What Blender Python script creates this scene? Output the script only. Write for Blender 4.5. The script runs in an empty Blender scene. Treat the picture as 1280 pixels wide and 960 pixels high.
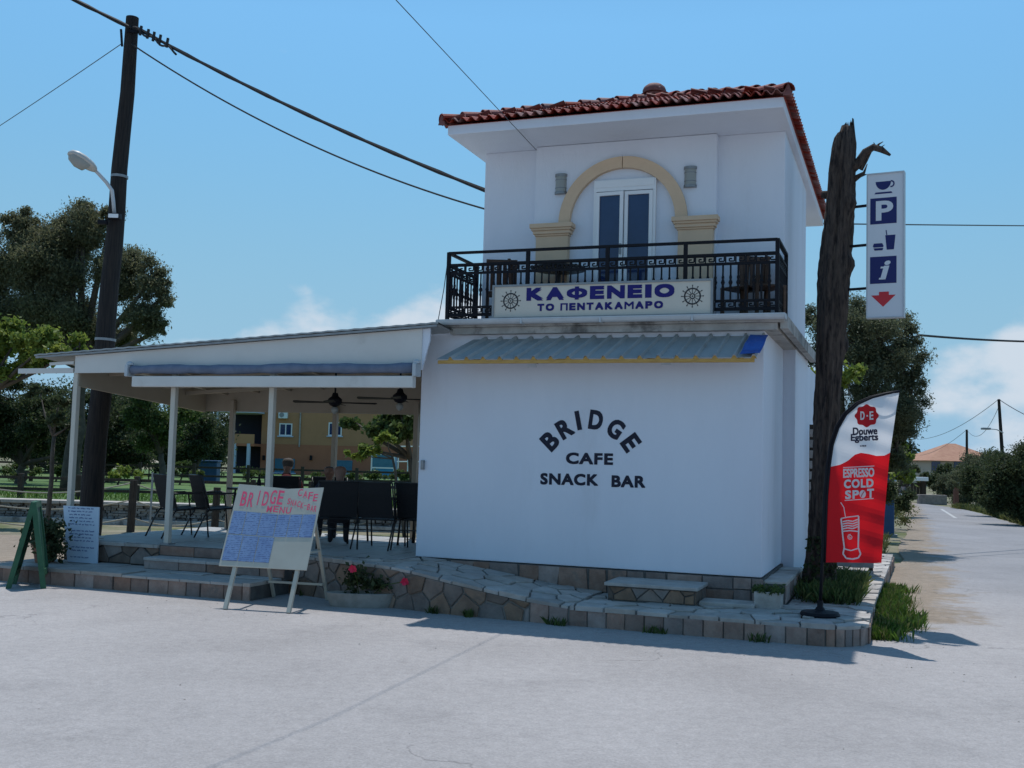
import bpy, bmesh, math, random
import numpy as np
from mathutils import Vector, Matrix
random.seed(7); RNG = np.random.default_rng(11)
S = bpy.context.scene
COL = S.collection
PI = math.pi

# ------------------------------------------------------------------ camera
F_PX, PITCH, ROLL, EYE = 1352.0, 0.0700, 0.0273, 1.75
_cp, _sp, _cr, _sr = math.cos(PITCH), math.sin(PITCH), math.cos(ROLL), math.sin(ROLL)
cam_data = bpy.data.cameras.new('camera')
cam_data.sensor_fit = 'HORIZONTAL'; cam_data.sensor_width = 36.0
cam_data.lens = F_PX / 1280 * 36.0
cam_data.clip_start = 0.05; cam_data.clip_end = 3000
cam = bpy.data.objects.new('camera', cam_data); COL.objects.link(cam)
_fw = Vector((0, _cp, _sp)); _up0 = Vector((0, -_sp, _cp)); _rt0 = Vector((1, 0, 0))
_rt = _rt0 * _cr + _up0 * _sr; _up = _up0 * _cr - _rt0 * _sr
cam.matrix_world = Matrix(((_rt.x, _up.x, -_fw.x, 0), (_rt.y, _up.y, -_fw.y, 0), (_rt.z, _up.z, -_fw.z, EYE), (0, 0, 0, 1)))
S.camera = cam

# ------------------------------------------------------------------ sky, sun, exposure
SUN_EL, SUN_AZ = 69.0, 0.0          # the sun stands beyond the house, high up
world = bpy.data.worlds.new('World'); S.world = world; world.use_nodes = True
nt = world.node_tree; nt.nodes.clear()
n_out = nt.nodes.new('ShaderNodeOutputWorld'); n_bg = nt.nodes.new('ShaderNodeBackground')
n_sky = nt.nodes.new('ShaderNodeTexSky'); n_sky.sky_type = 'NISHITA'; n_sky.sun_disc = False
n_sky.sun_elevation = math.radians(SUN_EL); n_sky.sun_rotation = math.radians(SUN_AZ)
n_sky.air_density = 1.0; n_sky.dust_density = 0.0; n_sky.ozone_density = 1.0; n_sky.altitude = 0
n_tc = nt.nodes.new('ShaderNodeTexCoord'); n_sep = nt.nodes.new('ShaderNodeSeparateXYZ')
nt.links.new(n_tc.outputs['Generated'], n_sep.inputs[0])
n_map = nt.nodes.new('ShaderNodeMapping'); n_map.inputs['Scale'].default_value = (6.0, 6.0, 10.0)
n_map.inputs['Location'].default_value = (-1.322, 14.468, 16.805)
nt.links.new(n_tc.outputs['Generated'], n_map.inputs[0])
n_noise = nt.nodes.new('ShaderNodeTexNoise'); n_noise.inputs['Scale'].default_value = 1.0
n_noise.inputs['Detail'].default_value = 7; n_noise.inputs['Roughness'].default_value = 0.52
nt.links.new(n_map.outputs[0], n_noise.inputs['Vector'])
n_el = nt.nodes.new('ShaderNodeMapRange'); n_el.interpolation_type = 'SMOOTHSTEP'
n_el.inputs[1].default_value = 0.05; n_el.inputs[2].default_value = 0.24; n_el.inputs[3].default_value = 0.07; n_el.inputs[4].default_value = -0.2
nt.links.new(n_sep.outputs['Z'], n_el.inputs[0])
n_add = nt.nodes.new('ShaderNodeMath'); n_add.operation = 'ADD'
nt.links.new(n_noise.outputs['Fac'], n_add.inputs[0]); nt.links.new(n_el.outputs[0], n_add.inputs[1])
n_ramp = nt.nodes.new('ShaderNodeMapRange'); n_ramp.interpolation_type = 'SMOOTHSTEP'
n_ramp.inputs[1].default_value = 0.53; n_ramp.inputs[2].default_value = 0.655; n_ramp.inputs[3].default_value = 0.0; n_ramp.inputs[4].default_value = 0.95
nt.links.new(n_add.outputs[0], n_ramp.inputs[0])
n_mix = nt.nodes.new('ShaderNodeMix'); n_mix.data_type = 'RGBA'
n_tint = nt.nodes.new('ShaderNodeMix'); n_tint.data_type = 'RGBA'; n_tint.blend_type = 'MULTIPLY'; n_tint.inputs[0].default_value = 1.0
n_tint.inputs[7].default_value = (0.80, 1.20, 1.22, 1)          # the camera's cool white balance
n_low = nt.nodes.new('ShaderNodeMapRange'); n_low.inputs[1].default_value = 0.0; n_low.inputs[2].default_value = 0.38; n_low.inputs[3].default_value = 0.38; n_low.inputs[4].default_value = 1.06
nt.links.new(n_sep.outputs['Z'], n_low.inputs[0])               # clear dry air: little brightening towards the horizon
n_dim = nt.nodes.new('ShaderNodeVectorMath'); n_dim.operation = 'SCALE'; nt.links.new(n_sky.outputs[0], n_dim.inputs[0]); nt.links.new(n_low.outputs[0], n_dim.inputs['Scale'])
nt.links.new(n_dim.outputs[0], n_tint.inputs[6])
n_hz = nt.nodes.new('ShaderNodeMapRange'); n_hz.interpolation_type = 'SMOOTHSTEP'; n_hz.inputs[1].default_value = -0.02; n_hz.inputs[2].default_value = 0.34; n_hz.inputs[3].default_value = 0.98; n_hz.inputs[4].default_value = 0.0
nt.links.new(n_sep.outputs['Z'], n_hz.inputs[0])
n_hm = nt.nodes.new('ShaderNodeMix'); n_hm.data_type = 'RGBA'; n_hm.inputs[7].default_value = (2.55, 4.35, 6.15, 1)      # pale summer haze low down
nt.links.new(n_hz.outputs[0], n_hm.inputs[0]); nt.links.new(n_tint.outputs[2], n_hm.inputs[6])
nt.links.new(n_ramp.outputs[0], n_mix.inputs[0]); nt.links.new(n_hm.outputs[2], n_mix.inputs[6])
n_mix.inputs[7].default_value = (5.2, 5.9, 6.7, 1)
nt.links.new(n_mix.outputs[2], n_bg.inputs['Color']); n_bg.inputs['Strength'].default_value = 0.12
nt.links.new(n_bg.outputs[0], n_out.inputs['Surface'])
sun_data = bpy.data.lights.new('sun', 'SUN'); sun_data.energy = 3.6; sun_data.angle = math.radians(0.53); sun_data.color = (1.0, 0.98, 0.955)
sun = bpy.data.objects.new('sun', sun_data); COL.objects.link(sun)
_e, _a = math.radians(SUN_EL), math.radians(SUN_AZ)
_sd = Vector((math.sin(_a) * math.cos(_e), math.cos(_a) * math.cos(_e), math.sin(_e)))
sun.rotation_euler = _sd.to_track_quat('Z', 'Y').to_euler(); sun.location = (0, 30, 60)
S.view_settings.view_transform = 'Standard'; S.view_settings.look = 'None'
S.view_settings.exposure = 0.0; S.view_settings.gamma = 1.0; S.view_settings.use_curve_mapping = False
S.cycles.max_bounces = 6; S.cycles.transparent_max_bounces = 12

# ------------------------------------------------------------------ where things stand
TH, HX, HY = 0.3496, 2.898, 12.417             # the house stands turned by TH about its front right foot
_ct, _st = math.cos(TH), math.sin(TH)
def HW(x, y, z=0.0):                            # house coordinates -> world
    return Vector((HX + x * _ct + y * _st, HY - x * _st + y * _ct, z))
def WH(p):
    dx, dy = p[0] - HX, p[1] - HY
    return (dx * _ct - dy * _st, dx * _st + dy * _ct, p[2])
def ray(px, py):
    a, b = px - 640, py - 480
    x = a * _cr + b * _sr; y = -a * _sr + b * _cr
    d = (x / F_PX, 1.0, -y / F_PX)
    return Vector((d[0], d[1] * _cp - d[2] * _sp, d[1] * _sp + d[2] * _cp))
def G(px, py, z=0.0):                           # sight line meets level z (world)
    d = ray(px, py); t = (z - EYE) / d.z
    return Vector((0, 0, EYE)) + d * t
def GH(px, py, z=0.0): return WH(G(px, py, z))
def FP(px, py, y=0.0):                          # sight line meets a plane parallel to the house front (house coords)
    d = ray(px, py); o = WH((0, 0, EYE)); q = WH(Vector((0, 0, EYE)) + d)
    q = [q[i] - o[i] for i in range(3)]; t = (y - o[1]) / q[1]
    return (o[0] + q[0] * t, y, o[2] + q[2] * t)
def DD(px, py, dist):                           # sight line at a given distance ahead (world)
    d = ray(px, py); return Vector((0, 0, EYE)) + d * (dist / d.y)

# ------------------------------------------------------------------ mesh helpers
BASE = {}
class MB:
    def __init__(self): self.v = []; self.f = []; self.mi = []
    def add(self, vs, fs, m=0):
        n = len(self.v); self.v.extend([tuple(p) for p in vs])
        for q in fs: self.f.append(tuple(i + n for i in q)); self.mi.append(m)
        return self
    def box(self, x0, x1, y0, y1, z0, z1, m=0):
        vs = [(x0, y0, z0), (x1, y0, z0), (x1, y1, z0), (x0, y1, z0), (x0, y0, z1), (x1, y0, z1), (x1, y1, z1), (x0, y1, z1)]
        return self.add(vs, [(0, 3, 2, 1), (4, 5, 6, 7), (0, 1, 5, 4), (1, 2, 6, 5), (2, 3, 7, 6), (3, 0, 4, 7)], m)
    def bbox(self, x0, x1, y0, y1, z0, z1, b=0.01, m=0):          # box with chamfered edges
        bm = bmesh.new(); bmesh.ops.create_cube(bm, size=1)
        for v in bm.verts: v.co = Vector(((x0 + x1) / 2 + v.co.x * (x1 - x0), (y0 + y1) / 2 + v.co.y * (y1 - y0), (z0 + z1) / 2 + v.co.z * (z1 - z0)))
        bmesh.ops.bevel(bm, geom=bm.edges[:], offset=b, segments=2, affect='EDGES', profile=0.6)
        bm.verts.index_update()
        self.add([v.co[:] for v in bm.verts], [[v.index for v in f.verts] for f in bm.faces], m); bm.free(); return self
    def bar(self, p, q, w, h=None, up=(0, 0, 1), m=0):            # square bar from p to q
        h = h or w; p = Vector(p); q = Vector(q); d = (q - p).normalized(); up = Vector(up)
        if abs(d.dot(up)) > 0.97: up = Vector((0, 1, 0))
        s = d.cross(up).normalized() * (w / 2); u = s.cross(d).normalized() * (h / 2)
        vs = [p - s - u, p + s - u, p + s + u, p - s + u, q - s - u, q + s - u, q + s + u, q - s + u]
        return self.add(vs, [(0, 1, 2, 3), (7, 6, 5, 4), (1, 0, 4, 5), (2, 1, 5, 6), (3, 2, 6, 7), (0, 3, 7, 4)], m)
    def tube(self, pts, r, n=8, m=0, caps=True):
        pts = [Vector(p) for p in pts]; k = len(pts)
        rs = r if hasattr(r, '__len__') else [r] * k
        vs = []; prev = None
        for i, p in enumerate(pts):
            d = (pts[min(i + 1, k - 1)] - pts[max(i - 1, 0)]); d = d.normalized() if d.length > 1e-9 else Vector((0, 0, 1))
            if prev is None:
                a = Vector((0, 0, 1)) if abs(d.z) < 0.9 else Vector((1, 0, 0)); s = d.cross(a).normalized()
            else:
                s = (prev - d * prev.dot(d)); s = s.normalized() if s.length > 1e-6 else d.orthogonal().normalized()
            prev = s; u = d.cross(s)
            for j in range(n):
                t = 2 * PI * j / n; vs.append(p + (s * math.cos(t) + u * math.sin(t)) * rs[i])
        fs = [(i * n + j, i * n + (j + 1) % n, (i + 1) * n + (j + 1) % n, (i + 1) * n + j) for i in range(k - 1) for j in range(n)]
        if caps: fs += [tuple(range(n - 1, -1, -1)), tuple((k - 1) * n + j for j in range(n))]
        return self.add(vs, fs, m)
    def lathe(self, prof, n=16, c=(0, 0, 0), m=0, sx=1, sy=1):
        vs = []; k = len(prof)
        for r, z in prof:
            for j in range(n): t = 2 * PI * j / n; vs.append((c[0] + r * sx * math.cos(t), c[1] + r * sy * math.sin(t), c[2] + z))
        fs = [(i * n + j, i * n + (j + 1) % n, (i + 1) * n + (j + 1) % n, (i + 1) * n + j) for i in range(k - 1) for j in range(n)]
        fs += [tuple(range(n - 1, -1, -1)), tuple((k - 1) * n + j for j in range(n))]
        return self.add(vs, fs, m)
    def prism(self, poly, fn, h0, h1, m=0):                       # poly in 2D, fn(s,t,h) -> xyz
        n = len(poly); vs = [fn(s, t, h0) for s, t in poly] + [fn(s, t, h1) for s, t in poly]
        fs = [tuple(range(n - 1, -1, -1)), tuple(range(n, 2 * n))] + [(i, (i + 1) % n, n + (i + 1) % n, n + i) for i in range(n)]
        return self.add(vs, fs, m)
    def build(self, name, mat, parent=None, smooth=False, off=None, recalc=True):
        me = bpy.data.meshes.new(name)
        o3 = off if off is not None else (BASE.get(parent.name) if parent is not None else None)
        vs = [(p[0] - o3[0], p[1] - o3[1], p[2] - o3[2]) for p in self.v] if o3 is not None else self.v
        me.from_pydata(vs, [], self.f)
        mats = mat if isinstance(mat, (list, tuple)) else [mat]
        for mm in mats: me.materials.append(mm)
        if len(mats) > 1: me.polygons.foreach_set('material_index', self.mi)
        if recalc:
            bm = bmesh.new(); bm.from_mesh(me); bmesh.ops.recalc_face_normals(bm, faces=bm.faces[:]); bm.to_mesh(me); bm.free()
        if smooth:
            me.polygons.foreach_set('use_smooth', [True] * len(me.polygons))
            if smooth == 'auto':
                try: me.set_sharp_from_angle(angle=math.radians(40))
                except Exception: pass
        me.update()
        return link(name, me, parent)
def link(name, me, parent=None):
    o = bpy.data.objects.new(name, me); COL.objects.link(o)
    if parent is not None:
        o.parent = parent
        if parent.name in BASE: BASE[o.name] = BASE[parent.name]
    return o
def tag(o, label, cat=None, group=None, kind=None):
    if label: o['label'] = label
    if cat: o['category'] = cat
    if group: o['group'] = group
    if kind: o['kind'] = kind
    return o
def thing(name, label, cat, loc=(0, 0, 0), rotz=0.0, group=None):     # Empty at a thing's base; parts are modelled around it
    o = bpy.data.objects.new(name, None); COL.objects.link(o); o.location = loc; o.rotation_euler = (0, 0, rotz)
    o.empty_display_size = 0.2
    return tag(o, label, cat, group)
def hthing(name, label, cat, base, group=None):                       # the same for things modelled in house coordinates
    o = thing(name, label, cat, HW(*base), -TH, group); BASE[o.name] = tuple(base); return o
def wthing(name, label, cat, base, group=None):                       # the same for things modelled in world coordinates
    o = thing(name, label, cat, base, 0, group); BASE[o.name] = tuple(base); return o
def hmesh(mb, name, mat, base, label, cat, group=None, smooth=False, kind=None):
    o = mb.build(name, mat, None, smooth, off=base); o.location = HW(*base); o.rotation_euler = (0, 0, -TH)
    BASE[o.name] = tuple(base); return tag(o, label, cat, group, kind)
def wmesh(mb, name, mat, base, label, cat, group=None, smooth=False, kind=None):
    o = mb.build(name, mat, None, smooth, off=base); o.location = base
    BASE[o.name] = tuple(base); return tag(o, label, cat, group, kind)
def copy_tree(o, parent=None):
    c = o.copy(); COL.objects.link(c); c.parent = parent
    if o.name in BASE: BASE[c.name] = BASE[o.name]
    for ch in list(o.children): copy_tree(ch, c)
    return c

# ------------------------------------------------------------------ materials
MAT = {}
def pm(name, c1, c2=None, scale=4.0, rough=0.7, bump=0.0, bscale=40.0, metal=0.0, spec=0.4, vary=0.0, c3=None, s3=0.6, t3=(0.55, 0.7), detail=6, transl=0.0, alpha=1.0, stretch=(1, 1, 1)):
    m = bpy.data.materials.new(name); m.use_nodes = True; t = m.node_tree; b = t.nodes['Principled BSDF']; L = t.links
    b.inputs['Roughness'].default_value = rough; b.inputs['Metallic'].default_value = metal; b.inputs['Specular IOR Level'].default_value = spec
    b.inputs['Base Color'].default_value = (*c1, 1)
    tc = t.nodes.new('ShaderNodeTexCoord'); mp = t.nodes.new('ShaderNodeMapping'); mp.inputs['Scale'].default_value = stretch
    L.new(tc.outputs['Object'], mp.inputs[0]); src = mp.outputs[0]; oi = None
    if vary:
        oi = t.nodes.new('ShaderNodeObjectInfo'); ad = t.nodes.new('ShaderNodeVectorMath'); ad.operation = 'ADD'
        mul = t.nodes.new('ShaderNodeMath'); mul.operation = 'MULTIPLY'; mul.inputs[1].default_value = 37.0
        L.new(oi.outputs['Random'], mul.inputs[0]); L.new(mp.outputs[0], ad.inputs[0]); L.new(mul.outputs[0], ad.inputs[1]); src = ad.outputs[0]
    col = None
    def noise(sc, det=detail, ro=0.6):
        n = t.nodes.new('ShaderNodeTexNoise'); n.inputs['Scale'].default_value = sc; n.inputs['Detail'].default_value = det; n.inputs['Roughness'].default_value = ro
        L.new(src, n.inputs['Vector']); return n.outputs['Fac']
    def mix(fac, a, bcol):
        x = t.nodes.new('ShaderNodeMix'); x.data_type = 'RGBA'; L.new(fac, x.inputs[0])
        for sock, val in ((x.inputs[6], a), (x.inputs[7], bcol)):
            if isinstance(val, tuple): sock.default_value = (*val, 1)
            else: L.new(val, sock)
        return x.outputs[2]
    def rng(fac, a, bb, smooth=True):
        r = t.nodes.new('ShaderNodeMapRange'); r.inputs[1].default_value = a; r.inputs[2].default_value = bb
        if smooth: r.interpolation_type = 'SMOOTHSTEP'
        L.new(fac, r.inputs[0]); return r.outputs[0]
    if c2 is not None: col = mix(rng(noise(scale), 0.3, 0.7), c1, c2)
    if c3 is not None: col = mix(rng(noise(s3, 8, 0.65), *t3), col if col is not None else c1, c3)
    if vary:
        hs = t.nodes.new('ShaderNodeHueSaturation'); 
        if col is not None: L.new(col, hs.inputs['Color'])
        else: hs.inputs['Color'].default_value = (*c1, 1)
        r = t.nodes.new('ShaderNodeMapRange'); r.inputs[3].default_value = 1 - vary; r.inputs[4].default_value = 1 + vary
        L.new(oi.outputs['Random'], r.inputs[0]); L.new(r.outputs[0], hs.inputs['Value'])
        w = t.nodes.new('ShaderNodeTexWhiteNoise'); w.noise_dimensions = '1D'; L.new(oi.outputs['Random'], w.inputs['W'])
        r2 = t.nodes.new('ShaderNodeMapRange'); r2.inputs[3].default_value = 1 - vary * 1.6; r2.inputs[4].default_value = 1 + vary * 1.6
        L.new(w.outputs['Value'], r2.inputs[0]); L.new(r2.outputs[0], hs.inputs['Saturation']); col = hs.outputs[0]
    if col is not None: L.new(col, b.inputs['Base Color'])
    if bump:
        bp = t.nodes.new('ShaderNodeBump'); bp.inputs['Strength'].default_value = bump; bp.inputs['Distance'].default_value = 0.02
        L.new(noise(bscale, 5), bp.inputs['Height']); L.new(bp.outputs[0], b.inputs['Normal'])
    if transl:
        tr = t.nodes.new('ShaderNodeBsdfTranslucent'); ms = t.nodes.new('ShaderNodeMixShader'); ms.inputs[0].default_value = transl
        if col is not None: L.new(col, tr.inputs['Color'])
        else: tr.inputs['Color'].default_value = (*c1, 1)
        L.new(b.outputs[0], ms.inputs[1]); L.new(tr.outputs[0], ms.inputs[2]); L.new(ms.outputs[0], t.nodes['Material Output'].inputs['Surface'])
    MAT[name] = m; return m
def rgb(r, g, b):                                   # sRGB 0-255 -> linear
    f = lambda c: (c / 255 / 12.92) if c <= 10 else ((c / 255 + 0.055) / 1.055) ** 2.4
    return (f(r), f(g), f(b))

M_asphalt = pm('asphalt', (0.325, 0.302, 0.292), (0.375, 0.349, 0.338), 0.35, 0.92, 0.6, 55, c3=(0.285, 0.265, 0.258), s3=0.9, t3=(0.52, 0.78))
def add_verge_dirt(m):
    t = m.node_tree; L = t.links; b = t.nodes['Principled BSDF']; prev = b.inputs['Base Color'].links[0].from_socket
    N = lambda k, **kw: t.nodes.new(k)
    tc = N('ShaderNodeTexCoord'); d1 = N('ShaderNodeVectorMath'); d1.operation = 'DOT_PRODUCT'; d1.inputs[1].default_value = (_ct, -_st, 0); L.new(tc.outputs['Object'], d1.inputs[0])
    d2 = N('ShaderNodeVectorMath'); d2.operation = 'DOT_PRODUCT'; d2.inputs[1].default_value = (_st, _ct, 0); L.new(tc.outputs['Object'], d2.inputs[0])
    xo, yo = HX * _ct - HY * _st, HX * _st + HY * _ct
    a = N('ShaderNodeMapRange'); a.inputs[1].default_value = xo + 1.35; a.inputs[2].default_value = xo + 3.1; a.inputs[3].default_value = 0.42; a.inputs[4].default_value = -0.32; L.new(d1.outputs['Value'], a.inputs[0])
    y = N('ShaderNodeMapRange'); y.inputs[1].default_value = yo - 0.9; y.inputs[2].default_value = yo + 1.2; y.inputs[3].default_value = -0.7; y.inputs[4].default_value = 0.0; L.new(d2.outputs['Value'], y.inputs[0])
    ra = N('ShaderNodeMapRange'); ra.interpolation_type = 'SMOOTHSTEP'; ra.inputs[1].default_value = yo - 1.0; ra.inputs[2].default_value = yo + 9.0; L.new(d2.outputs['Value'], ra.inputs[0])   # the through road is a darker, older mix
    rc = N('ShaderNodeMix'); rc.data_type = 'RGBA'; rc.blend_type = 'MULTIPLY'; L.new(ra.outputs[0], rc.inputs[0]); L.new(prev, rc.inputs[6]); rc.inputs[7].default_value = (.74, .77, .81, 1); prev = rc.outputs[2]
    n = N('ShaderNodeTexNoise'); n.inputs['Scale'].default_value = 1.3; n.inputs['Detail'].default_value = 9; n.inputs['Roughness'].default_value = 0.68; L.new(tc.outputs['Object'], n.inputs['Vector'])
    s = N('ShaderNodeMath'); L.new(a.outputs[0], s.inputs[0]); L.new(y.outputs[0], s.inputs[1]); s2 = N('ShaderNodeMath'); L.new(s.outputs[0], s2.inputs[0]); L.new(n.outputs['Fac'], s2.inputs[1])
    r = N('ShaderNodeMapRange'); r.interpolation_type = 'SMOOTHSTEP'; r.inputs[1].default_value = 0.46; r.inputs[2].default_value = 0.66; L.new(s2.outputs[0], r.inputs[0])
    n2 = N('ShaderNodeTexNoise'); n2.inputs['Scale'].default_value = 7; n2.inputs['Detail'].default_value = 6; L.new(tc.outputs['Object'], n2.inputs['Vector'])
    dc = N('ShaderNodeMix'); dc.data_type = 'RGBA'; L.new(n2.outputs['Fac'], dc.inputs[0]); dc.inputs[6].default_value = (.15, .115, .08, 1); dc.inputs[7].default_value = (.36, .29, .225, 1)
    x = N('ShaderNodeMix'); x.data_type = 'RGBA'; L.new(r.outputs[0], x.inputs[0]); L.new(prev, x.inputs[6]); L.new(dc.outputs[2], x.inputs[7]); L.new(x.outputs[2], b.inputs['Base Color'])
def add_speckle(m, scale, amount):
    t = m.node_tree; L = t.links; b = t.nodes['Principled BSDF']; prev = b.inputs['Base Color'].links[0].from_socket; tc = t.nodes.new('ShaderNodeTexCoord')
    f = None
    for sc, am in ((scale, amount), (scale * .23, amount * .6), (0.21, amount * .65)):
        n = t.nodes.new('ShaderNodeTexNoise'); n.inputs['Scale'].default_value = sc; n.inputs['Detail'].default_value = 3; n.inputs['Roughness'].default_value = .7; L.new(tc.outputs['Object'], n.inputs['Vector'])
        r = t.nodes.new('ShaderNodeMapRange'); r.inputs[1].default_value = .3; r.inputs[2].default_value = .7; r.inputs[3].default_value = 1 - am; r.inputs[4].default_value = 1 + am; L.new(n.outputs['Fac'], r.inputs[0])
        if f is None: f = r.outputs[0]
        else: mu = t.nodes.new('ShaderNodeMath'); mu.operation = 'MULTIPLY'; L.new(f, mu.inputs[0]); L.new(r.outputs[0], mu.inputs[1]); f = mu.outputs[0]
    def mr(sock, a, b, lo, hi):
        q = t.nodes.new('ShaderNodeMapRange'); q.interpolation_type = 'SMOOTHSTEP'
        for k, v_ in enumerate((a, b, lo, hi)): q.inputs[k + 1].default_value = v_
        L.new(sock, q.inputs[0]); return q.outputs[0]
    def ns(sc, det, ro):
        n = t.nodes.new('ShaderNodeTexNoise'); n.inputs['Scale'].default_value = sc; n.inputs['Detail'].default_value = det; n.inputs['Roughness'].default_value = ro; L.new(tc.outputs['Object'], n.inputs['Vector']); return n.outputs['Fac']
    def mul(x, y): mu = t.nodes.new('ShaderNodeMath'); mu.operation = 'MULTIPLY'; L.new(x, mu.inputs[0]); L.new(y, mu.inputs[1]); return mu.outputs[0]
    f = mul(f, mr(ns(.55, 6, .6), .56, .70, 1.0, .90)); f = mul(f, mr(ns(2.6, 4, .6), .64, .72, 1.0, .88))          # worn patches, oil spots
    wv = t.nodes.new('ShaderNodeVectorMath'); wv.operation = 'ADD'; nz = t.nodes.new('ShaderNodeTexNoise'); nz.inputs['Scale'].default_value = 1.4; nz.inputs['Detail'].default_value = 5; L.new(tc.outputs['Object'], nz.inputs['Vector'])
    sc_ = t.nodes.new('ShaderNodeVectorMath'); sc_.operation = 'SCALE'; sc_.inputs['Scale'].default_value = .9; L.new(nz.outputs['Color'], sc_.inputs[0]); L.new(tc.outputs['Object'], wv.inputs[0]); L.new(sc_.outputs[0], wv.inputs[1])
    vo = t.nodes.new('ShaderNodeTexVoronoi'); vo.feature = 'DISTANCE_TO_EDGE'; vo.inputs['Scale'].default_value = .33; L.new(wv.outputs[0], vo.inputs['Vector'])
    ck = mr(vo.outputs['Distance'], .0, .006, 1.0, 0.0); ck = mul(ck, mr(ns(.28, 2, .5), .52, .60, 0.0, .30))                  # a few hairline cracks
    iv = t.nodes.new('ShaderNodeMath'); iv.operation = 'SUBTRACT'; iv.inputs[0].default_value = 1.0; L.new(ck, iv.inputs[1]); f = mul(f, iv.outputs[0])
    s = t.nodes.new('ShaderNodeVectorMath'); s.operation = 'SCALE'; L.new(prev, s.inputs[0]); L.new(f, s.inputs['Scale']); L.new(s.outputs[0], b.inputs['Base Color'])
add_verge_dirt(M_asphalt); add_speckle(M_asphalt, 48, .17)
M_road = pm('road_asphalt', (0.27, 0.265, 0.26), (0.32, 0.315, 0.305), 0.4, 0.9, 0.5, 60, c3=(0.22, 0.215, 0.21), s3=0.7, t3=(0.5, 0.7))
M_dirt = pm('dirt', (0.20, 0.175, 0.12), (0.26, 0.225, 0.155), 1.2, 0.95, 0.7, 30, c3=(0.10, 0.115, 0.04), s3=0.35, t3=(0.42, 0.6))
M_line = pm('road_paint', (0.5, 0.5, 0.49), (0.36, 0.355, 0.35), 6, 0.8)
M_lawn = pm('lawn_grass', (0.05, 0.11, 0.02), (0.09, 0.16, 0.035), 0.8, 0.9, 0.6, 12, c3=(0.16, 0.17, 0.07), s3=0.25, t3=(0.52, 0.7))
M_mortar = pm('mortar', (0.09, 0.085, 0.08), (0.14, 0.13, 0.12), 9, 0.95, 0.5, 60)
M_stone = pm('wall_stone', (0.17, 0.125, 0.10), (0.25, 0.185, 0.145), 6, 0.85, 0.5, 35, vary=0.30, c3=(0.12, 0.10, 0.085), s3=4, t3=(0.55, 0.75))
M_flag = pm('paving_stone', (0.34, 0.305, 0.275), (0.44, 0.405, 0.37), 5, 0.8, 0.4, 35, vary=0.16, c3=(0.27, 0.25, 0.22), s3=3, t3=(0.52, 0.75))
M_kerb = pm('kerb_stone', (0.24, 0.165, 0.135), (0.33, 0.24, 0.20), 7, 0.85, 0.5, 40, vary=0.25, c3=(0.15, 0.135, 0.12), s3=4, t3=(0.55, 0.75))
M_terr = pm('terrace_tiles', (0.33, 0.32, 0.30), (0.38, 0.37, 0.35), 3, 0.55, 0.15, 30)
M_plaster = pm('white_plaster', (0.71, 0.75, 0.825), (0.675, 0.715, 0.79), 1.2, 0.85, 0.25, 30, c3=(0.59, 0.615, 0.665), s3=1.3, t3=(0.54, 0.85), stretch=(1, 1, .3))
M_conc = pm('old_concrete', (0.33, 0.32, 0.30), (0.45, 0.44, 0.42), 5, 0.9, 0.4, 40, c3=(0.14, 0.135, 0.13), s3=3, t3=(0.5, 0.68))
M_gut = pm('gutter_metal', (0.50, 0.54, 0.57), (0.44, 0.48, 0.51), 4, 0.45, 0.1, 30, spec=0.5)
M_sheet = pm('corrugated_metal', (0.36, 0.38, 0.38), (0.29, 0.31, 0.31), 3, 0.5, 0.08, 30, spec=0.5, c3=(0.22, 0.215, 0.2), s3=2.5, t3=(0.56, 0.75))
M_wood = pm('yellow_timber', (0.58, 0.35, 0.10), (0.44, 0.25, 0.07), 9, 0.75, 0.3, 60, stretch=(1, 6, 6))
M_tarp = pm('blue_tarp', (0.03, 0.12, 0.42), (0.02, 0.08, 0.32), 9, 0.5, 0.3, 25)
M_iron = pm('black_iron', (0.008, 0.008, 0.012), None, rough=0.6, spec=0.2)
M_tile = pm('clay_tile', (0.17, 0.035, 0.03), (0.25, 0.06, 0.045), 6, 0.75, 0.3, 50, vary=0.22, c3=(0.12, 0.05, 0.04), s3=5, t3=(0.55, 0.75))
M_ochre = pm('ochre_render', (0.68, 0.50, 0.34), (0.64, 0.47, 0.32), 4, 0.85, 0.15, 50)
M_pvc = pm('white_plastic', (0.78, 0.79, 0.80), None, rough=0.35, spec=0.5)
M_glass = pm('dark_window_glass', (0.012, 0.028, 0.09), (0.02, 0.042, 0.12), 2, 0.08, spec=0.6)
M_frost = pm('frosted_lamp_glass', (0.42, 0.44, 0.42), None, rough=0.35, transl=0.3)
M_steel = pm('grey_steel', (0.30, 0.31, 0.32), (0.24, 0.25, 0.26), 8, 0.45, metal=0.6)
M_signface = pm('sign_cream', (0.62, 0.58, 0.50), (0.59, 0.55, 0.475), 2, 0.55)
M_signblue = pm('sign_blue', rgb(20, 14, 105), None, rough=0.6)
M_dark = pm('near_black_paint', (0.012, 0.014, 0.03), (0.018, 0.02, 0.04), 8, 0.8)
M_wheel = pm('wheel_ink', (0.03, 0.03, 0.035), None, rough=0.7)
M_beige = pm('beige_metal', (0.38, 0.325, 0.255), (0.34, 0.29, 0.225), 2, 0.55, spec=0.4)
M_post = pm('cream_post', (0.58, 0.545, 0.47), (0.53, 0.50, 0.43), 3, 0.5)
M_mortar2 = pm('pale_mortar', (0.17, 0.155, 0.14), (0.23, 0.215, 0.195), 7, 0.95, 0.5, 60)
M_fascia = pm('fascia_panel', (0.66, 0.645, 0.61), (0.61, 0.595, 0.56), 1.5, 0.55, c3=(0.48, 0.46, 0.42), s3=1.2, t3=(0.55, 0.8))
M_ceil = pm('ceiling_panel', (0.27, 0.25, 0.225), (0.23, 0.215, 0.19), 2, 0.7)
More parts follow.
